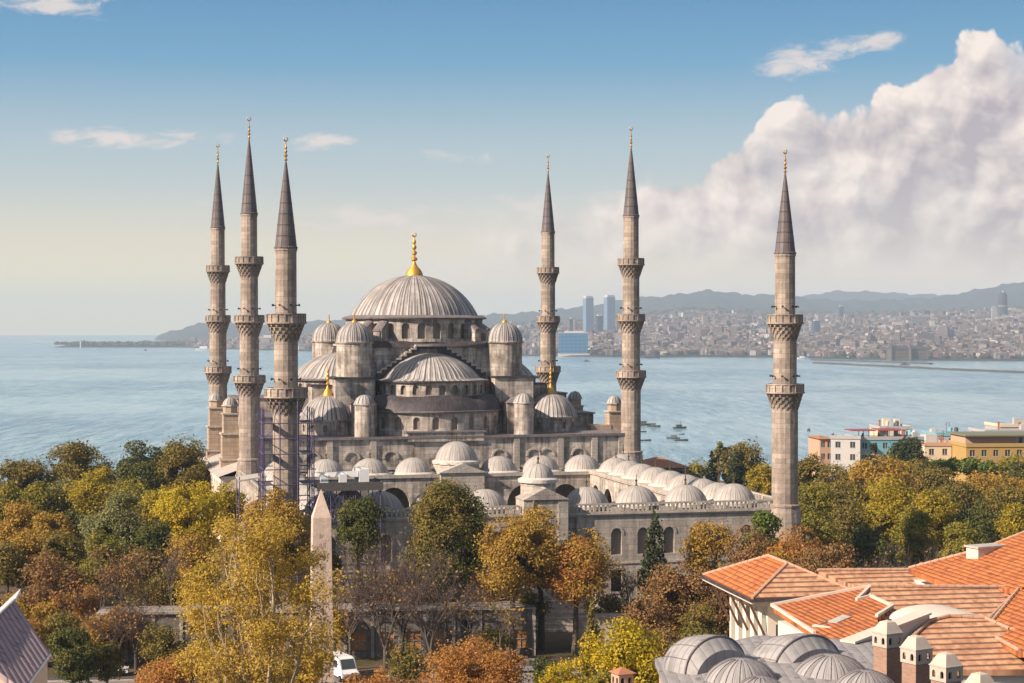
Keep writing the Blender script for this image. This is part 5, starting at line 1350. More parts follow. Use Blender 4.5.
br = node(nt, 'ShaderNodeTexBrick', i_Vector=comb(nt, x + y, z, 0.0), i_Scale=1.0, i_Color1=(0.34, 0.19, 0.13, 1), i_Color2=(0.25, 0.135, 0.10, 1), i_Mortar=(0.26, 0.2, 0.16, 1))
br.inputs['Brick Width'].default_value = .24; br.inputs['Row Height'].default_value = .08; br.inputs['Mortar Size'].default_value = .012
setb(nt, b, br.outputs[0], .9); M['brick'] = m
chimney(888, 620, 76, .90); chimney(917, 635, 74, .92); chimney(947, 652, 72, .92); chimney(981, 672, 70, .92)
# domed bath house
bath = thing('bath_house', 'lead covered bath house roof with round domes and two half barrel vaults', 'building', (0, 0, 0))
Mld = lead('bath_lead', (0.33, 0.315, 0.315), (0.245, 0.235, 0.24), (0.10, 0.092, 0.098), 16, 0.05, 0.6, 0.6)
Mls = seams('bath_sheet', (0.31, 0.295, 0.295), (0.235, 0.225, 0.23), (0.10, 0.09, 0.095), 0, 0.5, 0.12, 0.65, None, 0.3)
Mlv = seams('vault_sheet', (0.33, 0.315, 0.315), (0.25, 0.24, 0.245), (0.10, 0.09, 0.095), 1, 0.42, 0.22, 0.65)
ZB = 23.0
def bdome(px, y, d_, r, h, flat=False):
    X, Y = at(px, d_); z = zat(y, d_)
    mb = MB(); mb.lathe([(r * 1.08, -.5), (r * 1.06, 0)] + [(r * math.cos(a), h * math.sin(a)) for a in [math.pi / 2 * i / 14 for i in range(14)]] + [(.02, h)], 96, rf=scallop(16, .006))
    o_ = mb.build('dome', Mld, bath, smooth=True, sharp=60); o_.location = (X, Y, z - h)
    rb_ = MB()
    for k in range(16):
        a = 2 * math.pi * (k + .5) / 16
        pts = [((r + .02) * math.cos(t) * math.cos(a), (r + .02) * math.cos(t) * math.sin(a), (h + .02) * math.sin(t)) for t in [math.pi / 2 * i / 8 for i in range(8)]]
        for p_, q_ in zip(pts, pts[1:]): rb_.tube(p_, q_, .016, n=4)
    rb_.build('seam', M['lead'], o_)
def vault(px, y, d_, r, h, L, rz):
    """half dome that ends in an upright leaded arch, like an alcove roof"""
    X, Y = at(px, d_); z = zat(y, d_); n = 24; m_ = 12; mb = MB(); vs = []
    for j in range(m_ + 1):
        s_ = j / m_; k = math.sqrt(max(0.0, 1 - (s_ * .985) ** 2.4))
        for i in range(n + 1): t = math.pi * i / n; vs.append((r * k * math.cos(t), s_ * L, h * k * math.sin(t)))
    mb.add(vs, [(j * (n + 1) + i, j * (n + 1) + i + 1, (j + 1) * (n + 1) + i + 1, (j + 1) * (n + 1) + i) for j in range(m_) for i in range(n)])
    o_ = mb.build('vault', Mlv, bath, smooth=True, sharp=50); o_.location = (X, Y, z - h); o_.rotation_euler = (0, 0, rz)
    f = MB(); f.add([(r * .985 * math.cos(math.pi * i / n), -.02, h * .985 * math.sin(math.pi * i / n)) for i in range(n + 1)] + [(r * .93 * math.cos(math.pi * i / n), -.55, h * .80 * math.sin(math.pi * i / n) - .2) for i in range(n + 1)],
          [(i, i + 1, n + 2 + i, n + 1 + i) for i in range(n)] + [tuple(range(n + 1, 2 * n + 2))])
    f.build('vault_front', Mls, o_)
    rg = MB()
    for i in range(n): rg.tube((r*1.01 * math.cos(math.pi * i / n), 0, h*1.01 * math.sin(math.pi * i / n)), (r*1.01 * math.cos(math.pi * (i+1) / n), 0, h*1.01 * math.sin(math.pi * (i+1) / n)), .05, n=5)
    for q in range(1, 7):
        for j in range(m_):
            if j / m_ > .97: break
            t = math.pi * q / 7
            def pp(jj): s_ = jj / m_; k = math.sqrt(max(0.0, 1 - (s_ * .985) ** 2.4)) + .006; return (r * k * math.cos(t), s_ * L, h * k * math.sin(t))
            rg.tube(pp(j), pp(j + 1), .022, n=4)
    rg.build('seam', M['lead'], o_)
vault(716, 637, 77.5, 1.75, 1.5, 2.7, R(36)); vault(808, 636, 79, 2.1, 1.6, 2.9, R(36))
bdome(742, 659, 75, 1.62, 1.30); bdome(832, 655, 76, 1.75, 1.35); bdome(761, 677, 71.5, 1.1, .9); bdome(866, 671, 73.5, 1.35, 1.05); bdome(700, 686, 70, 1.3, 1.0)
mb = MB()
cor = [at(655, 80.5), at(690, 63.0), at(900, 63), at(880, 82.5), at(757, 84)]
cor = [Vector(c_) for c_ in cor]
mb.add([(*cor[0], 23.15), (*cor[1], 23.1), (*cor[2], 23.1), (*cor[3], 23.6), (*cor[4], 23.6)] + [(*c_, 22.9) for c_ in cor], [(0, 1, 2, 3, 4), (0, 5, 6, 1), (4, 9, 5, 0), (3, 8, 9, 4), (1, 6, 7, 2), (2, 7, 8, 3)])
mb.build('flat_roof', Mls, bath)
ins = [c_ + (Vector(at(770, 73)) - c_).normalized() * .35 for c_ in cor]
MB().prism([(c_.x, c_.y) for c_ in ins], 0, 22.9).build('wall', M['p_pink'], bath)
# little turret like chimney between the yellow bush and the bath
d_ = 92.0; X, Y = at(622.5, d_); e = thing('chimney_turret', 'small pink chimney turret with twin arched openings and a pitched cap, beside the yellow tree', 'chimney', (X, Y, 0), R(25))
z1 = zat(667, d_); s_ = .42
MB().box(-s_, s_, -s_, s_, 0, z1 - 1.0).build('shaft', M['p_pink'], e)
hd = MB()
for k in range(4):
    ca, sa = math.cos(k * math.pi / 2), math.sin(k * math.pi / 2)
    for j in range(2): bay(hd, lambda a, z, t: (a * ca - (-s_ + t) * sa, a * sa + (-s_ + t) * ca, z), -s_ + j * s_, j * s_, z1 - 1.0, z1 - .3, -s_ / 2 + j * s_, .1, z1 - .85, z1 - .6, .08)
hd.build('vent_head', M['p_pink'], e); MB().box(-.3, .3, -.3, .3, z1 - .99, z1 - .31).build('flue', M['dark'], e)
MB().add([(-.55, -.55, z1 - .3), (.55, -.55, z1 - .3), (.55, .55, z1 - .3), (-.55, .55, z1 - .3), (0, 0, z1)], [(0, 1, 4), (1, 2, 4), (2, 3, 4), (3, 0, 4), (3, 2, 1, 0)]).build('cap', M['p_tile'], e)
# ribbed metal roof, left foreground
Mrm = seams('ribbed_metal', (0.36, 0.27, 0.285), (0.28, 0.21, 0.23), (0.09, 0.065, 0.075), 0, 0.33, 0.5, 0.9)
sh = thing('metal_roofed_shed', 'building corner with a grey ribbed metal roof, lower left edge', 'building', (0, 0, 0))
A_, B_, C_, D_ = Vector(at(14, 84, 601)), Vector(at(49, 78, 653)), Vector(at(22, 70, 690)), Vector(at(-60, 72, 640))
def slab(pts, th, m, name, rz, parent):
    n = len(pts); c0 = pts[0]; inv = (Matrix.Translation(c0) @ Matrix.Rotation(rz, 4, 'Z')).inverted()
    vs = [inv @ p for p in pts] + [inv @ (p - Vector((0, 0, th))) for p in pts]
    o_ = MB().add([tuple(v) for v in vs], [tuple(range(n)), tuple(range(n, 2 * n))[::-1]] + [(i, n + i, n + (i + 1) % n, (i + 1) % n) for i in range(n)]).build(name, m, parent)
    o_.location = c0; o_.rotation_euler = (0, 0, rz); return o_
slope = (B_ - A_); rzr = math.atan2(slope.y, slope.x) + math.pi / 2
E_ = A_ + (C_ - B_) * 1.6; E_.z = A_.z + .1
slab([A_, E_, C_, B_], .25, Mrm, 'roof', rzr, sh)
slab([A_ + Vector((0, 0, .02)), A_ + Vector((-.8, 4.0, .0)), E_ + Vector((-.8, 4.0, .0)), E_ + Vector((0, 0, .02))], .2, M['white'], 'back_slope', rzr, sh)
mb = MB(); mb.tube(B_ + Vector((.02, 0, -.1)), C_ + Vector((.02, 0, -.1)), .06, n=6); mb.build('gutter', M['white'], sh)
mb = MB(); mb.tube(A_ + Vector((0, 0, .05)), E_ + Vector((0, 0, .05)), .06, n=6); mb.build('ridge_cap', M['lead_pale'], sh)
q = [A_.lerp(B_, .06), B_.lerp(A_, .06), C_.lerp(E_, .06), E_.lerp(C_, .06)]
MB().prism([(v.x, v.y) for v in q], 0, min(B_.z, C_.z) - .3).build('wall', M['p_cream'], sh)

# ------------------------------------------------------------------ street things
def lamp(px, d_, label):
    X, Y = at(px, d_); e = thing('street_lamp', label, 'street lamp', (X, Y, 0), R(5), 'street lamps')
    MB().lathe([(.16, 0), (.13, .8), (.08, 1.0), (.06, 5.6)], 8).build('pole', M['black'], e)
    MB().tube((0, 0, 5.5), (.8, -.2, 5.9), .04, n=5).lathe([(.02, 5.6), (.03, 5.9)], 6).build('arm', M['black'], e)
    MB().lathe([(.05, 5.95), (.26, 5.8), (.2, 5.55), (.08, 5.45)], 10, .85, -.2).build('lantern', M['grey_board'], e)
lamp(385, 203.5, 'dark street lamp on the pavement in front of the orange shop windows'); lamp(511, 203.5, 'dark street lamp under the golden brown tree')
def car(px, d_, rz, label, body, van=False):
    X, Y = at(px, d_); e = thing('van' if van else 'parked_car', label, 'van' if van else 'car', (X, Y, 0.02), rz, None if van else 'cars in the street')
    L, Wd, Hh = (5.4, 2.0, 2.5) if van else (4.2, 1.75, 1.45)
    if van: sec = [(-L/2, .4), (L/2 - .1, .4), (L/2, .9), (L/2 - .5, 1.25), (L/2 - 1.2, 2.3), (L/2 - 1.7, Hh), (-L/2 + .15, Hh), (-L/2, 2.2)]
    else: sec = [(-L/2, .35), (L/2, .35), (L/2, .75), (L/2 - .9, .92), (L/2 - 1.5, Hh - .05), (-L/2 + 1.2, Hh), (-L/2 + .4, .95), (-L/2, .85)]
    n = len(sec); mb = MB(); vs = []
    for y_, k in ((-Wd/2 + .12, .96), (-Wd/2, 1), (Wd/2, 1), (Wd/2 - .12, .96)):
        vs += [(x, y_ if z < 1.0 else y_ * .9, z) for x, z in sec]
    mb.add(vs, [tuple(range(n)), tuple(range(3 * n, 4 * n))[::-1]] + [(k * n + i, k * n + (i + 1) % n, (k + 1) * n + (i + 1) % n, (k + 1) * n + i) for k in range(3) for i in range(n)])
    mb.build('body', body, e)
    for sg in (-1, 1):
        y_ = sg * (Wd/2 * .9 + .012)
        if van: MB().box(-L/2 + .4, L/2 - 1.9, y_ - .012, y_ + .012, 1.35, 2.1).build('window', M['glass'], e)
        else: MB().add([(L/2 - 1.1, y_, .95), (L/2 - 1.6, y_, Hh - .15), (-L/2 + 1.3, y_, Hh - .12), (-L/2 + .7, y_, .95)], [(0, 1, 2, 3)]).build('window', M['glass'], e)
        for x in (-L/2 + .85, L/2 - .85):
            w = MB(); w.tube((x, sg * (Wd/2 - .18), .33), (x, sg * (Wd/2 + .01), .33), .33, n=16); t = w.build('wheel', M['black'], e)
            w = MB(); w.tube((x, sg * (Wd/2 + .005), .33), (x, sg * (Wd/2 + .03), .33), .18, n=10); w.build('rim', M['grey_board'], t)
        MB().box(L/2 - .06, L/2 + .01, sg * Wd * .36 - .18, sg * Wd * .36 + .18, .62, .8).build('headlight', M['white'], e)
    if van: MB().add([(L/2 - .55, -.8, 1.3), (L/2 - .55, .8, 1.3), (L/2 - 1.2, .75, 2.27), (L/2 - 1.2, -.75, 2.27)], [(0, 1, 2, 3)]).build('windscreen', M['glass'], e).location = (.02, 0, .02)
    else: MB().add([(L/2 - .92, -.7, .95), (L/2 - .92, .7, .95), (L/2 - 1.48, .65, Hh - .1), (L/2 - 1.48, -.65, Hh - .1)], [(0, 1, 2, 3)]).build('windscreen', M['glass'], e).location = (.02, 0, .02)
    return e
M['car_white'] = plain('white_car_paint', (0.68, 0.68, 0.68), 0.3, 0, .03); M['car_grey'] = plain('grey_car_paint', (0.3, 0.31, 0.33), 0.3, .3, .03); M['car_blue'] = plain('blue_car_paint', (0.05, 0.08, 0.2), 0.3, .2, .03)
car(341, 194.5, R(-62), 'white van half hidden by the golden tree at its left, in the street', M['car_white'], True)
car(108, 196, R(8), 'white car in the street beneath the bare red tree, lower left', M['car_white']); car(530, 197.5, R(185), 'pale grey car in the street left of the small yellow tree', M['car_grey'])
# ------------------------------------------------------------------ trees and shrubs
LEAF = {
 'gold':   leaf('golden_leaves', (0.62, 0.45, 0.08), (0.40, 0.26, 0.05), (0.46, 0.32, 0.055), .45),
 'yellow': leaf('yellow_leaves', (0.48, 0.36, 0.035), (0.28, 0.21, 0.025), (0.24, 0.21, 0.03), .4),
 'lime':   leaf('bright_yellow_leaves', (0.62, 0.48, 0.03), (0.40, 0.29, 0.02), (0.30, 0.26, 0.03), .4),
 'olive':  leaf('olive_leaves', (0.24, 0.19, 0.04), (0.11, 0.095, 0.025), (0.26, 0.175, 0.04), .3),
 'ygreen': leaf('yellow_green_leaves', (0.29, 0.26, 0.04), (0.14, 0.14, 0.026), (0.36, 0.26, 0.035), .35),
 'dark':   leaf('dark_green_leaves', (0.11, 0.12, 0.028), (0.05, 0.06, 0.018), (0.16, 0.145, 0.03), .25),
 'grey':   leaf('grey_green_leaves', (0.26, 0.25, 0.10), (0.14, 0.15, 0.06), (0.22, 0.20, 0.07), .3),
 'orange': leaf('orange_leaves', (0.52, 0.255, 0.06), (0.32, 0.145, 0.045), (0.42, 0.24, 0.06), .4),
 'rust':   leaf('rust_leaves', (0.36, 0.20, 0.075), (0.17, 0.095, 0.045), (0.25, 0.17, 0.065), .3),
 'brown':  leaf('brown_gold_leaves', (0.50, 0.32, 0.055), (0.26, 0.165, 0.035), (0.36, 0.21, 0.045), .35),
 'conif':  leaf('conifer_needles', (0.055, 0.07, 0.03), (0.028, 0.042, 0.02), (0.07, 0.08, 0.03), .15),
 'pine':   leaf('pine_needles', (0.13, 0.18, 0.03), (0.07, 0.10, 0.02), (0.15, 0.17, 0.03), .2),
}
M['bark'] = plain('bark', (0.085, 0.065, 0.052), 0.95, 0, .35, 2.0); M['bark_pale'] = plain('pale_bark', (0.34, 0.27, 0.18), 0.9, 0, .3, 1.5); M['twig'] = plain('bare_twigs', (0.075, 0.052, 0.046), 0.95, 0, .3, 1.0)
def limb(mb, p, q, r0, r1, r_, sag=0.12, seg=4, n=5):
    p, q = Vector(p), Vector(q); L = (q - p).length; pts = []
    off = Vector((r_.uniform(-1, 1), r_.uniform(-1, 1), r_.uniform(-.2, .8))) * L * sag
    for i in range(seg + 1):
        t = i / seg; pts.append(p.lerp(q, t) + off * (4 * t * (1 - t)))
    for i in range(seg):
        mb.tube(pts[i], pts[i + 1], r0 + (r1 - r0) * i / seg, r0 + (r1 - r0) * (i + 1) / seg, n)
    return pts
def leaves(name, m, parent, cen, rad, n, size, rg, up=.35, spread=.35, droop=0.0, shell=.6, gaps=1.15, gscale=.8):
    """sprays of leaf sized quads filling clumps given by centre and radii"""
    cen = np.asarray(cen, float); rad = np.asarray(rad, float)
    w = (rad[:, 0] * rad[:, 2]); w = w / w.sum()
    k = rg.choice(len(cen), n, p=w)
    v = rg.standard_normal((n, 3)); v /= np.linalg.norm(v, axis=1)[:, None]
    r = shell + (1 - shell) * rg.random(n) ** .6; far = rg.random(n) < .10; r = np.where(far, 1 + spread * rg.random(n), r)
    r = np.where(rg.random(n) < .15, rg.random(n), r)
    p = cen[k] + v * rad[k] * r[:, None]
    p[:, 2] -= droop * np.abs(rg.standard_normal(n)) * rad[k, 2]
    if gaps:                                         # irregular holes where sky or shade shows through
        L_ = float(np.mean(rad)) * gscale; ph = rg.uniform(0, 6.28, 6); q_ = p / max(L_, .1)
        g_ = np.sin(q_[:, 0] * 2.1 + ph[0] + 1.3 * np.sin(q_[:, 2] * 1.7 + ph[1])) + np.sin(q_[:, 1] * 2.3 + ph[2] + q_[:, 2]) * .8 + np.sin(q_[:, 2] * 2.9 + ph[3] + 1.1 * np.sin(q_[:, 0] * 1.9 + ph[4]))
        ok_ = g_ > -gaps; p = p[ok_]; v = v[ok_]; n = len(p)
    nr = v * .6 + rg.standard_normal((n, 3)) * .55; nr[:, 2] += up; nr /= np.linalg.norm(nr, axis=1)[:, None]
    t = np.cross(nr, rg.standard_normal((n, 3))); t /= np.linalg.norm(t, axis=1)[:, None]; b_ = np.cross(nr, t)
    s_ = size * rg.uniform(.55, 1.35, n)[:, None]
    q = np.stack([p - t * s_, p + b_ * s_ * .55 + nr * s_ * .1, p + t * s_, p - b_ * s_ * .55 + nr * s_ * .1], 1).reshape(-1, 3)
    return quick(name, q, np.arange(4 * n).reshape(-1, 4), m, parent)
def tree(px, ytop, wpx, d, m, label, cb=.32, dens=1.0, blobs=None, trunk='bark', lean=0.0, m2=None, name='tree', tall=1.0, up=.35, open_=False, droop=0.0, size=1.0, group='trees round the mosque', zb=None, seed=None, limbs=None):
    sd = seed if seed is not None else int(px * 7 + ytop * 13 + d); rg = np.random.default_rng(sd); r_ = random.Random(sd)
    X = (px - 512) / F * d; zb = float(np.interp(d, ys, zy)) if zb is None else zb
    H = zat(ytop, d) - zb; wpx = wpx * 1.22; w = wpx / F * d
    e = thing(name, label, 'tree' if name != 'shrub' else 'shrub', (X, d, zb), 0, group)
    z0 = H * cb; cz = (z0 + H) / 2; rz_ = (H - z0) / 2; rx = w / 2
    nb = blobs or int(np.clip(9 + wpx * .28, 9, 26))
    cen = []; rad = []
    for i in range(nb):
        while True:
            v = np.array([r_.uniform(-1, 1), r_.uniform(-1, 1), r_.uniform(-1, 1)])
            if np.linalg.norm(v) < 1 and np.linalg.norm(v) > .35: break
        taper = 1.0 - .22 * max(0, v[2]) - .1 * max(0, -v[2])
        f = r_.uniform(.20, .50) if blobs is None or blobs < 40 else r_.uniform(.12, .22)
        br_ = min(rx, rz_ * 1.1) * f * (1.15 if not open_ else .95)
        c_ = np.array([v[0] * (rx - br_) * taper + lean * (v[2] + 1) * .5, v[1] * (rx - br_) * taper, cz + v[2] * (rz_ - br_ * .8)])
        cen.append(c_); rad.append([br_ * r_.uniform(.9, 1.3), br_ * r_.uniform(.9, 1.3), br_ * r_.uniform(.7, 1.0)])
    hpx = (H - z0) / d * F
    n = int(np.clip(3.0 * wpx * hpx * dens, 600, 60000)); sz = d / F * 1.35 * size
    cr = None
    if m2 is not None:
        k = sorted(range(nb), key=lambda i: cen[i][0]); a = k[:nb // 2]; b2 = k[nb // 2:]
        leaves('crown', LEAF[m], e, [cen[i] for i in a], [rad[i] for i in a], n // 2, sz, rg, up, droop=droop)
        leaves('crown', LEAF[m2], e, [cen[i] for i in b2], [rad[i] for i in b2], n // 2, sz, rg, up, droop=droop)
    else: leaves('crown', LEAF[m], e, cen, rad, n, sz, rg, up, droop=droop, shell=.35 if open_ else .6)
    if name != 'shrub':
        tb = MB(); rt = max(.14, H * .021); fork = Vector((lean * .25 + r_.uniform(-.3, .3), 0, z0 * .95 + H * .06))
        limb(tb, (0, 0, -.3), fork, rt * 1.25, rt * .85, r_, .05, 4, 8)
        for i in range(min(nb, limbs or 9)):
            c_ = Vector(cen[i]); pts = limb(tb, fork, c_, rt * .6, rt * .14, r_, .06 if open_ else .12, 4, 5)
            for j in range(4 if open_ else 2):
                s_ = pts[r_.randint(1, 4)]; limb(tb, s_, c_ + Vector((r_.uniform(-1, 1), r_.uniform(-1, 1), r_.uniform(-.4, 1))) * float(np.mean(rad[i])) * 1.1, rt * .16, rt * .05, r_, .12, 3, 4)
        tb.build('trunk', M[trunk], e)
    return e
def bare(px, ytop, wpx, d, label, lean=0.0, m='rust', leafn=500, fork=.32, seed=None, group='bare trees round the mosque', levels=5, twig='twig', two=False):
    """leafless or nearly leafless tree: real branching down to twigs"""
    sd = seed if seed is not None else int(px * 5 + ytop * 11 + d); r_ = random.Random(sd); rg = np.random.default_rng(sd)
    X = (px - 512) / F * d; H = zat(ytop, d); w = wpx / F * d
    e = thing('bare_tree', label, 'tree', (X, d, 0), 0, group)
    tb = MB(); tw = MB(); tips = []; rt = max(.13, H * .018)
    def rec(p, dir_, L, r, lv):
        q = p + dir_ * L; mid = p.lerp(q, .5) + Vector((r_.uniform(-1, 1), r_.uniform(-1, 1), r_.uniform(-.5, .8))) * L * .07
        t = tb if lv < 2 else tw; n = 6 if lv < 2 else 3
        t.tube(p, mid, r, r * .8, n); t.tube(mid, q, r * .8, r * .6, n)
        if lv >= levels: tips.append(q); return
        k = r_.choice((3, 4)) if lv else r_.choice((4, 5))
        for i in range(k):
            nd = (dir_ + Vector((r_.gauss(0, .5), r_.gauss(0, .5), r_.gauss(.08, .25)))).normalized(); nd.x *= w / H * 1.6; nd.normalize()
            rec(q if i < 2 else mid, nd, L * r_.uniform(.62, .86), r * r_.uniform(.42, .6), lv + 1)
    stems = ((-.25, 1), (.3, 1)) if two else ((0, 1),)
    if two:
        limb(tb, (0, 0, -.3), (0, 0, H * .16), rt * 1.3, rt * 1.1, r_, .05, 3, 8)
        for sx, _ in stems: rec(Vector((0, 0, H * .16)), Vector((sx, r_.uniform(-.1, .1), .95)).normalized(), H * fork * .75, rt * .8, 0)
    else:
        limb(tb, (0, 0, -.3), (lean * .3, 0, H * fork * .7), rt * 1.3, rt, r_, .05, 3, 8)
        rec(Vector((lean * .3, 0, H * fork * .7)), Vector((lean * .1, 0, 1)).normalized(), H * .24, rt * .9, 0)
    zmax = max(t.z for t in tips); k = H / zmax
    for t in (tb, tw): t.v = [(a, b, c * k) for a, b, c in t.v]
    tb.build('trunk', M['bark'], e); tw.build('twigs', M[twig], e)
    if leafn:
        tp_ = np.array([tuple(t) for t in tips]); tp_[:, 2] *= k
        s_ = d / F * 3.4
        leaves('crown', LEAF[m], e, tp_, np.full((len(tp_), 3), s_), leafn, d / F * 1.6, rg)
    return e
def conifer(px, ytop, wpx, d, label, cb=.08, m='conif'):
    sd = int(px + ytop); rg = np.random.default_rng(sd); r_ = random.Random(sd); X = (px - 512) / F * d; zb = float(np.interp(d, ys, zy)); H = zat(ytop, d) - zb; w = wpx / F * d
    e = thing('conifer', label, 'tree', (X, d, zb), 0, 'conifers'); cen = []; rad = []
    tb = MB().tube((0, 0, -.2), (0, 0, H * .97), H * .018, .03, 7)
    lv = 16
    for i in range(lv):
        t = i / (lv - 1); z = H * (cb + (1 - cb) * t ** .9) ; R_ = w / 2 * (1 - t) ** .85 * r_.uniform(.8, 1.1) + .12
        for j in range(6):
            a = r_.uniform(0, 6.28); k = r_.uniform(.35, .85) * R_
            cen.append((k * math.cos(a), k * math.sin(a), z - k * .25)); rad.append((R_ * .42 + .1, R_ * .42 + .1, H / lv * .55))
            if i < lv - 2: tb.tube((0, 0, z), (k * math.cos(a), k * math.sin(a), z - k * .25), .06, .02, 4)
    tb.build('trunk', M['bark'], e)
    n = int(2.2 * wpx * (H / d * F) * .6); leaves('crown', LEAF[m], e, cen, rad, max(n, 600), d / F * 1.7, rg, .1, .6, .3)
def poplar(px, ytop, wpx, d, label, m='grey'):
    return tree(px, ytop, wpx, d, m, label, cb=.15, dens=1.2, blobs=14, group='poplars')

# left: dark crowns against the water
tree(20, 447, 48, 335, 'olive', 'round dark olive tree at the far left edge, its top against the water', cb=.05, dens=1.4)
tree(78, 436, 66, 342, 'olive', 'dark olive crown with brown tints, second from the left against the water', cb=.05, dens=1.5)
tree(148, 432, 60, 338, 'dark', 'left half of the big pair of dark crowns beside the leftmost minaret', cb=.05, dens=1.5)
tree(185, 432, 60, 336, 'olive', 'right half of the big pair of dark crowns, touching the buttress towers', cb=.05, dens=1.5)
tree(5, 478, 40, 300, 'ygreen', 'yellow green tree under the round dark olive one at the left edge')
tree(38, 478, 40, 300, 'ygreen', 'small pale green tree between two yellower trees on the left')
tree(66, 476, 40, 305, 'grey', 'soft grey green tree below the second dark crown from the left')
tree(98, 465, 56, 300, 'yellow', 'bright yellow green tree peeking over the grey green ones, left')
tree(132, 474, 46, 296, 'ygreen', 'yellow green tree under the big pair of dark crowns')
tree(160, 480, 44, 285, 'yellow', 'small yellow tree right of the grey green willowy tree')
tree(193, 474, 70, 262, 'lime', 'large bright yellow tree below the buttress towers of the mosque', cb=.2, dens=1.1)
tree(225, 478, 40, 270, 'yellow', 'yellow tree between the bright yellow one and the big golden plane')
tree(276, 478, 64, 212, 'brown', 'flat topped brown gold tree in front of the scaffolded minaret', cb=.30, dens=1.3)
tree(16, 495, 44, 262, 'brown', 'brown olive tree at the left edge below the yellow green ones')
tree(51, 497, 42, 258, 'brown', 'compact golden brown tree left of the grey green willowy tree', cb=.25)
tree(78, 505, 30, 262, 'dark', 'dark narrow tree beside the grey green willowy one')
tree(118, 488, 70, 250, 'grey', 'grey green willowy tree in the middle of the left garden', cb=.22, dens=1.25, up=.8)
tree(152, 512, 36, 246, 'dark', 'dark green tree shading the right side of the willowy tree')
tree(8, 540, 44, 240, 'olive', 'dull olive tree low at the left edge above the metal roof')
tree(52, 546, 66, 216, 'rust', 'rusty red tree above the grey metal roof', cb=.25, dens=.8, open_=True)
tree(84, 585, 40, 222, 'orange', 'small orange tree between the rusty tree and the bare red one', cb=.2, dens=.6)
tree(46, 600, 40, 205, 'brown', 'low golden brown tree just above the grey metal roof corner', cb=.15, dens=.8)
bare(123, 544, 64, 209, 'half bare tree with dark red leaves, left of the big golden plane', leafn=1500, m='rust')
bare(172, 540, 44, 222, 'bare grey tree directly left of the golden plane', leafn=150, m='brown')
bare(20, 560, 40, 240, 'bare brown tree at the left edge over the roof', leafn=300, m='rust')
tree(75, 625, 50, 185, 'dark', 'dense round dark green tree at the bottom, right of the metal roof', cb=.1, dens=1.3)
tree(108, 638, 34, 188, 'olive', 'smaller olive bush leaning on the round dark green tree', cb=.1)
tree(172, 651, 76, 165, 'orange', 'bright orange crown at the bottom edge, left of the golden plane', cb=.2, dens=1.0)
tree(150, 668, 40, 168, 'orange', 'low orange crown at the bottom edge beneath the bright orange one', cb=.1)
tree(205, 600, 40, 190, 'olive', 'olive shrubby tree behind the left edge of the golden plane', cb=.1, dens=.8)
# the big golden plane: open crown, pale forked trunk
tree(257, 486, 168, 140, 'gold', 'huge golden plane tree with pale forked trunk, left of the obelisk', cb=.10, dens=.66, blobs=120, trunk='bark_pale', open_=True, droop=.35, size=1.1, limbs=24, seed=12)
# between obelisk and courtyard
tree(360, 491, 48, 208, 'dark', 'dark green topped tree with bare lower branches, right of the obelisk', cb=.60, dens=1.4, seed=4)
bare(362, 512, 54, 207, 'bare dark branched tree under the dark green crown, right of the obelisk', leafn=400, m='olive', two=True)
bare(402, 524, 56, 205, 'tall bare tree with a forked black trunk in front of the big dark tree', leafn=120, m='brown', two=True, fork=.34)
tree(449, 471, 84, 222, 'olive', 'massive rounded dark olive tree, its left side coloured yellower as if sunlit, in front of the domes', cb=.24, dens=1.7, m2='dark', blobs=34)  # left clumps lighter, right ones darker: sunlight put into the leaf colours
tree(450, 522, 74, 221, 'dark', 'lowest dark green crown under the massive tree', cb=.15, dens=1.1)
bare(446, 532, 72, 206, 'bare brown tree with fine twigs in front of the massive dark tree', leafn=250, m='rust')
tree(473, 631, 108, 160, 'orange', 'wide orange red crown at the bottom centre', cb=.2, dens=1.0, blobs=30)
tree(370, 665, 60, 172, 'orange', 'low orange crown at the bottom edge right of the white van', cb=.2)
tree(405, 672, 40, 170, 'rust', 'rust brown bush at the bottom edge between two orange crowns', cb=.1)
tree(512, 508, 76, 207, 'brown', 'tall golden brown tree left of the orange one, in front of the gate', cb=.34, dens=1.2, lean=1.0)
tree(574, 528, 72, 208, 'orange', 'orange tinted tree on a curved dark trunk, in front of the courtyard wall', cb=.33, dens=1.0, lean=1.0, m2='brown')
tree(541, 503, 60, 212, 'brown', 'golden crown rising between the golden brown and orange trees', cb=.36, dens=1.2)
tree(527, 585, 40, 211, 'olive', 'shaded olive tree low under the golden brown tree', cb=.15, dens=.8)
conifer(655, 509, 46, 222, 'dark pointed conifer in front of the courtyard wall')
bare(628, 560, 40, 214, 'bare brown tree against the courtyard wall left of the conifer', leafn=300, m='rust')
tree(668, 548, 58, 205, 'rust', 'red brown tree right below the dark conifer', cb=.25, dens=1.0)
tree(645, 590, 44, 200, 'rust', 'low red brown tree left of the red brown tree under the conifer', cb=.2, dens=.8)
tree(704, 560, 50, 204, 'rust', 'dark rust tree left of the hipped tile roof', cb=.2, dens=.9)
tree(700, 600, 50, 190, 'olive', 'dark olive tree beside the pavilion wall', cb=.1, dens=.9)
tree(655, 625, 60, 190, 'rust', 'low dark rust bush behind the bright yellow tree', cb=.05, dens=.8)
tree(710, 514, 66, 226, 'brown', 'thin golden tree with bare limbs against the balustrade', cb=.25, dens=.5, open_=True)
tree(765, 504, 38, 236, 'pine', 'small round bright green tree at the foot of the rightmost minaret', cb=.2, dens=1.5)
tree(752, 526, 60, 220, 'rust', 'rust brown tree below the small round green tree', cb=.2, dens=1.0)
tree(795, 524, 66, 218, 'orange', 'orange brown tree just right of the rightmost minaret foot', cb=.2, dens=.9)
tree(835, 536, 54, 215, 'rust', 'brown hedge like tree above the long tiled roof', cb=.2, dens=.9)
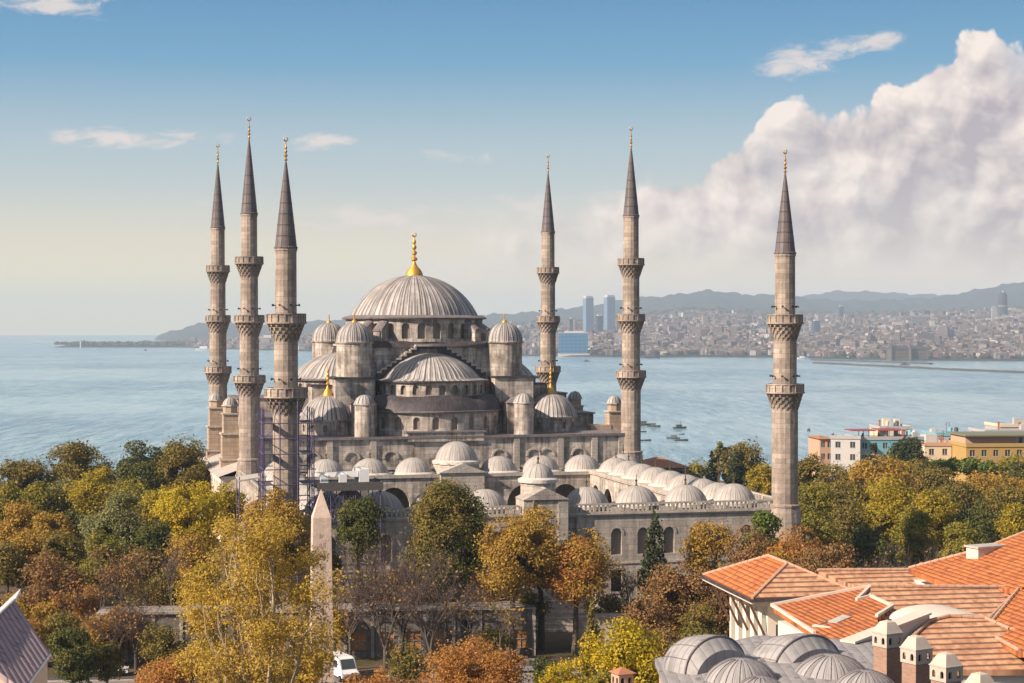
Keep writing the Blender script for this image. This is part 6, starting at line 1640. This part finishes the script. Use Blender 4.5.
bare(870, 540, 60, 205, 'grey purple bare shrub tree above the long tiled roof, left one', leafn=200, m='rust', fork=.2)
bare(905, 542, 60, 203, 'grey purple bare shrub tree above the long tiled roof, middle one', leafn=60, m='rust', fork=.2)
bare(942, 545, 56, 203, 'grey purple bare shrub tree near the orange roof slope, right one', leafn=60, m='rust', fork=.2)
# bottom centre
tree(622, 603, 92, 150, 'lime', 'bright yellow loose tree left of the lead domes', cb=.15, dens=.75, blobs=30, open_=True, size=1.2)
tree(563, 654, 62, 150, 'lime', 'small vivid yellow tree at the bottom edge', cb=.2, dens=1.0)
tree(600, 660, 50, 140, 'ygreen', 'dark yellow green bush between the two yellow trees at the bottom', cb=.1)
tree(697, 623, 66, 120, 'grey', 'grey green rounded bush behind the lead roof edge', cb=.1, dens=1.2)
tree(545, 650, 34, 172, 'dark', 'dark bush behind the small vivid yellow tree', cb=.05)
conifer(592, 600, 26, 178, 'narrow dark conifer left of the bright yellow tree', m='olive')
tree(648, 665, 40, 112, 'ygreen', 'yellow green bush hugging the corner of the lead roof', cb=.05, dens=1.0)
# right: behind the courtyard and towards the sea houses
poplar(718, 438, 12, 400, 'pale thin poplar left one of two, against the water'); poplar(727, 439, 12, 402, 'pale thin poplar right one of two, against the water')
conifer(712, 452, 20, 385, 'small dark conifer below the thin poplars')
tree(745, 437, 46, 395, 'olive', 'olive tree whose top meets the water, left of the rightmost minaret', cb=.2)
tree(738, 448, 26, 380, 'conif', 'very dark upright tree in front of the olive one', cb=.1, dens=1.5)
tree(700, 458, 30, 390, 'ygreen', 'low green tree right of the courtyard domes', cb=.1)
tree(764, 460, 36, 330, 'yellow', 'yellow tree just left of the rightmost minaret shaft', cb=.2, dens=1.1)
tree(808, 448, 44, 345, 'olive', 'olive brown tree just right of the rightmost minaret shaft', cb=.2)
tree(838, 462, 50, 325, 'olive', 'dull olive tree below the white faced house', cb=.2)
tree(815, 480, 50, 300, 'ygreen', 'mottled green and yellow tree beside the rightmost minaret', cb=.15)
tree(845, 495, 56, 285, 'olive', 'dark olive tree in the middle of the right hand grove', cb=.15)
tree(880, 452, 62, 320, 'brown', 'golden brown tree in front of the turquoise house', cb=.2, dens=1.1)
tree(893, 472, 62, 285, 'yellow', 'large yellow green tree in the middle of the right hand grove', cb=.15, dens=1.2)
tree(935, 484, 46, 275, 'yellow', 'upright yellow tree beside the dark tree on the right', cb=.15, dens=1.1)
tree(977, 488, 54, 268, 'dark', 'broad dark green tree above the orange roof, right', cb=.1, dens=1.2)
tree(960, 515, 40, 255, 'ygreen', 'low yellow green bush at the corner of the orange roof', cb=.05)
tree(1010, 478, 50, 290, 'olive', 'olive tree at the right edge behind the dark one', cb=.15)
tree(1018, 500, 40, 262, 'yellow', 'yellow tree at the right edge above the orange roof', cb=.1)
tree(985, 468, 50, 330, 'brown', 'golden brown tree below the ochre house', cb=.2)
tree(915, 505, 44, 268, 'ygreen', 'green bush under the large yellow green tree', cb=.05)
tree(870, 520, 44, 262, 'dark', 'dark bush above the grey purple shrubs', cb=.05)
tree(820, 515, 40, 262, 'ygreen', 'yellow green bush right of the rightmost minaret foot', cb=.05)
tree(908, 434, 40, 400, 'conif', 'blackish tree between the turquoise house and the pale houses', cb=.1, dens=1.3)
tree(873, 442, 12, 415, 'conif', 'narrow black cypress against the white faced house', cb=.05, dens=1.6)
tree(942, 458, 42, 375, 'pine', 'flat topped bright green umbrella pine, left of a pair', cb=.62, dens=1.4)
tree(970, 456, 52, 372, 'pine', 'flat topped bright green umbrella pine, right of a pair', cb=.62, dens=1.4)
tree(1008, 460, 40, 372, 'dark', 'dark tree in front of the ochre house at the right edge', cb=.1)
tree(1000, 421, 40, 560, 'olive', 'far dark tree on the skyline of houses at the right edge', cb=.1)
tree(960, 426, 26, 560, 'olive', 'far small tree behind the blue roof tanks', cb=.1)
tree(660, 462, 22, 392, 'olive', 'small olive tree by the low stone house behind the domes', cb=.1)
tree(688, 470, 24, 372, 'brown', 'small brown tree at the right end of the courtyard domes', cb=.1)

# filling of the left hand garden and of the ground under the trees
tree(30, 520, 50, 245, 'brown', 'brown tinted tree behind the rusty red one, far left', cb=.15)
tree(66, 528, 50, 240, 'olive', 'olive brown tree behind the top of the rusty red tree', cb=.15)
tree(102, 530, 46, 238, 'ygreen', 'yellow green tree under the willowy grey green one', cb=.1)
tree(140, 545, 40, 232, 'olive', 'olive tree behind the half bare dark red one', cb=.15, dens=.8)
tree(190, 530, 50, 235, 'brown', 'golden brown tree beneath the large bright yellow one', cb=.12)
tree(165, 560, 50, 226, 'olive', 'dull olive tree left of the golden plane, mid height', cb=.1, dens=.9)
bare(100, 560, 60, 213, 'bare brown tree between the rusty red and half bare trees', leafn=500, m='rust')
bare(150, 565, 56, 212, 'bare dark tree just left of the golden plane', leafn=250, m='brown')
bare(70, 575, 60, 207, 'bare twiggy tree in front of the rusty red tree', leafn=500, m='orange')
tree(22, 585, 50, 215, 'brown', 'low brown gold tree at the left edge behind the metal roof', cb=.05, dens=.6)
tree(120, 605, 50, 203, 'rust', 'low reddish brown tree in front of the wall, left of the bare dark tree', cb=.15, dens=.6, open_=True)
tree(200, 560, 40, 222, 'yellow', 'yellow tree half hidden by the left side of the golden plane', cb=.1)
tree(330, 600, 40, 204, 'gold', 'golden tree peeking out right of the obelisk', cb=.2, dens=.6, open_=True)
tree(330, 540, 36, 214, 'olive', 'olive tree just right of the obelisk behind the work platform legs', cb=.1, dens=.9)
tree(388, 560, 60, 214, 'rust', 'shaded brown tree between the bare trees, centre', cb=.1, dens=.5)
tree(425, 575, 60, 213, 'olive', 'shaded olive tree below the massive dark tree', cb=.1, dens=.7)
tree(488, 560, 46, 214, 'rust', 'dark brownish tree between the massive tree and the golden brown one', cb=.1, dens=.7)
tree(495, 625, 36, 203, 'olive', 'small olive tree by the street lamp, right of the orange crown', cb=.15)
tree(610, 590, 46, 212, 'olive', 'olive tree at the foot of the courtyard wall', cb=.1, dens=.8)
tree(735, 560, 50, 205, 'rust', 'rust brown tree just behind the hipped roof pavilion', cb=.1)
tree(680, 575, 50, 206, 'orange', 'orange flecked tree below the thin golden one', cb=.1, dens=.8)
tree(775, 545, 50, 208, 'brown', 'brown gold tree behind the pavilion roof peak', cb=.1)
tree(815, 545, 50, 206, 'rust', 'dark rust tree behind the long tiled roof', cb=.1)
tree(20, 612, 44, 200, 'orange', 'low orange brown tree behind the ridge of the metal roof', cb=.05, dens=.8)
tree(62, 606, 44, 201, 'olive', 'olive tree right above the round dark green tree at the bottom left', cb=.1, dens=.8)
tree(95, 612, 46, 200, 'brown', 'brown gold tree right of the rust one above the dark green tree', cb=.1, dens=.8)
bare(135, 590, 60, 199, 'dark bare tree on the pavement in front of the shop window wall, left', leafn=250, m='rust', two=True)
bare(470, 575, 60, 202, 'dark bare tree on the pavement between the massive dark tree and the golden brown one', leafn=200, m='brown')
bare(335, 560, 50, 204, 'bare tree between the obelisk and the orange shop windows', leafn=250, m='gold')
tree(935, 462, 50, 345, 'olive', 'olive tree below the umbrella pines', cb=.1)
tree(1000, 470, 56, 345, 'brown', 'golden brown tree low in front of the ochre house, right edge', cb=.1)
tree(960, 476, 50, 320, 'olive', 'olive tree between the yellow tree and the ochre house', cb=.1)
tree(865, 462, 50, 350, 'olive', 'olive tree in front of the white faced house', cb=.1)
bare(115, 600, 70, 197, 'broad dark bare tree in front of the shop window wall, lower left', leafn=350, m='orange', two=True)
bare(385, 560, 80, 200, 'broad dark bare tree in front of the orange shop windows', leafn=200, m='rust', two=True)
bare(350, 575, 50, 199, 'slim dark bare tree by the white van', leafn=150, m='rust')
bare(430, 570, 70, 199, 'spreading dark bare tree left of the orange red crown', leafn=150, m='rust', two=True)
bare(500, 590, 50, 200, 'slim bare tree under the left side of the golden brown tree', leafn=200, m='brown')
tree(163, 620, 46, 194, 'olive', 'olive shrubby tree in front of the wall, left of the golden plane', cb=.05, dens=.8)
tree(308, 625, 50, 152, 'gold', 'lower golden tree whose leaves cover the foot of the obelisk', cb=.1, dens=.9, open_=True, trunk='bark_pale')
tree(410, 640, 40, 186, 'olive', 'olive bush by the street below the bare trees', cb=.05)
tree(845, 474, 60, 318, 'olive', 'broad olive tree in front of the white faced house', cb=.1, dens=1.1)
tree(915, 452, 40, 372, 'olive', 'olive brown tree between the turquoise house and the umbrella pines', cb=.1)
tree(1015, 452, 44, 385, 'ygreen', 'yellow green tree hiding the right part of the ochre house', cb=.1)
# the groves go on beyond both sides of the picture: one mass
rg_ = np.random.default_rng(21)
for sgn, mm in ((-1, 'ygreen'), (-1, 'brown'), (1, 'olive'), (1, 'yellow')):
    cen = []; rad = []
    for i in range(42):
        d_ = rg_.uniform(215, 380); px_ = -48 - rg_.uniform(0, 330) if sgn < 0 else 1072 + rg_.uniform(0, 330)
        Xc, hh, rr_ = (px_ - 512) / F * d_, rg_.uniform(9, 14), rg_.uniform(3.2, 5.0)
        for k in range(7):
            cen.append((Xc + rg_.normal(0, rr_ * .5), d_ + rg_.normal(0, rr_ * .5), hh - rr_ * .5 - rg_.uniform(0, hh - rr_))); rad.append([rr_ * .62] * 3)
    o = leaves('woods', LEAF[mm], None, cen, rad, 34000, .36, rg_)
    tag(o, 'mass of autumn trees that continues past the edge of the picture', 'trees', kind='stuff')
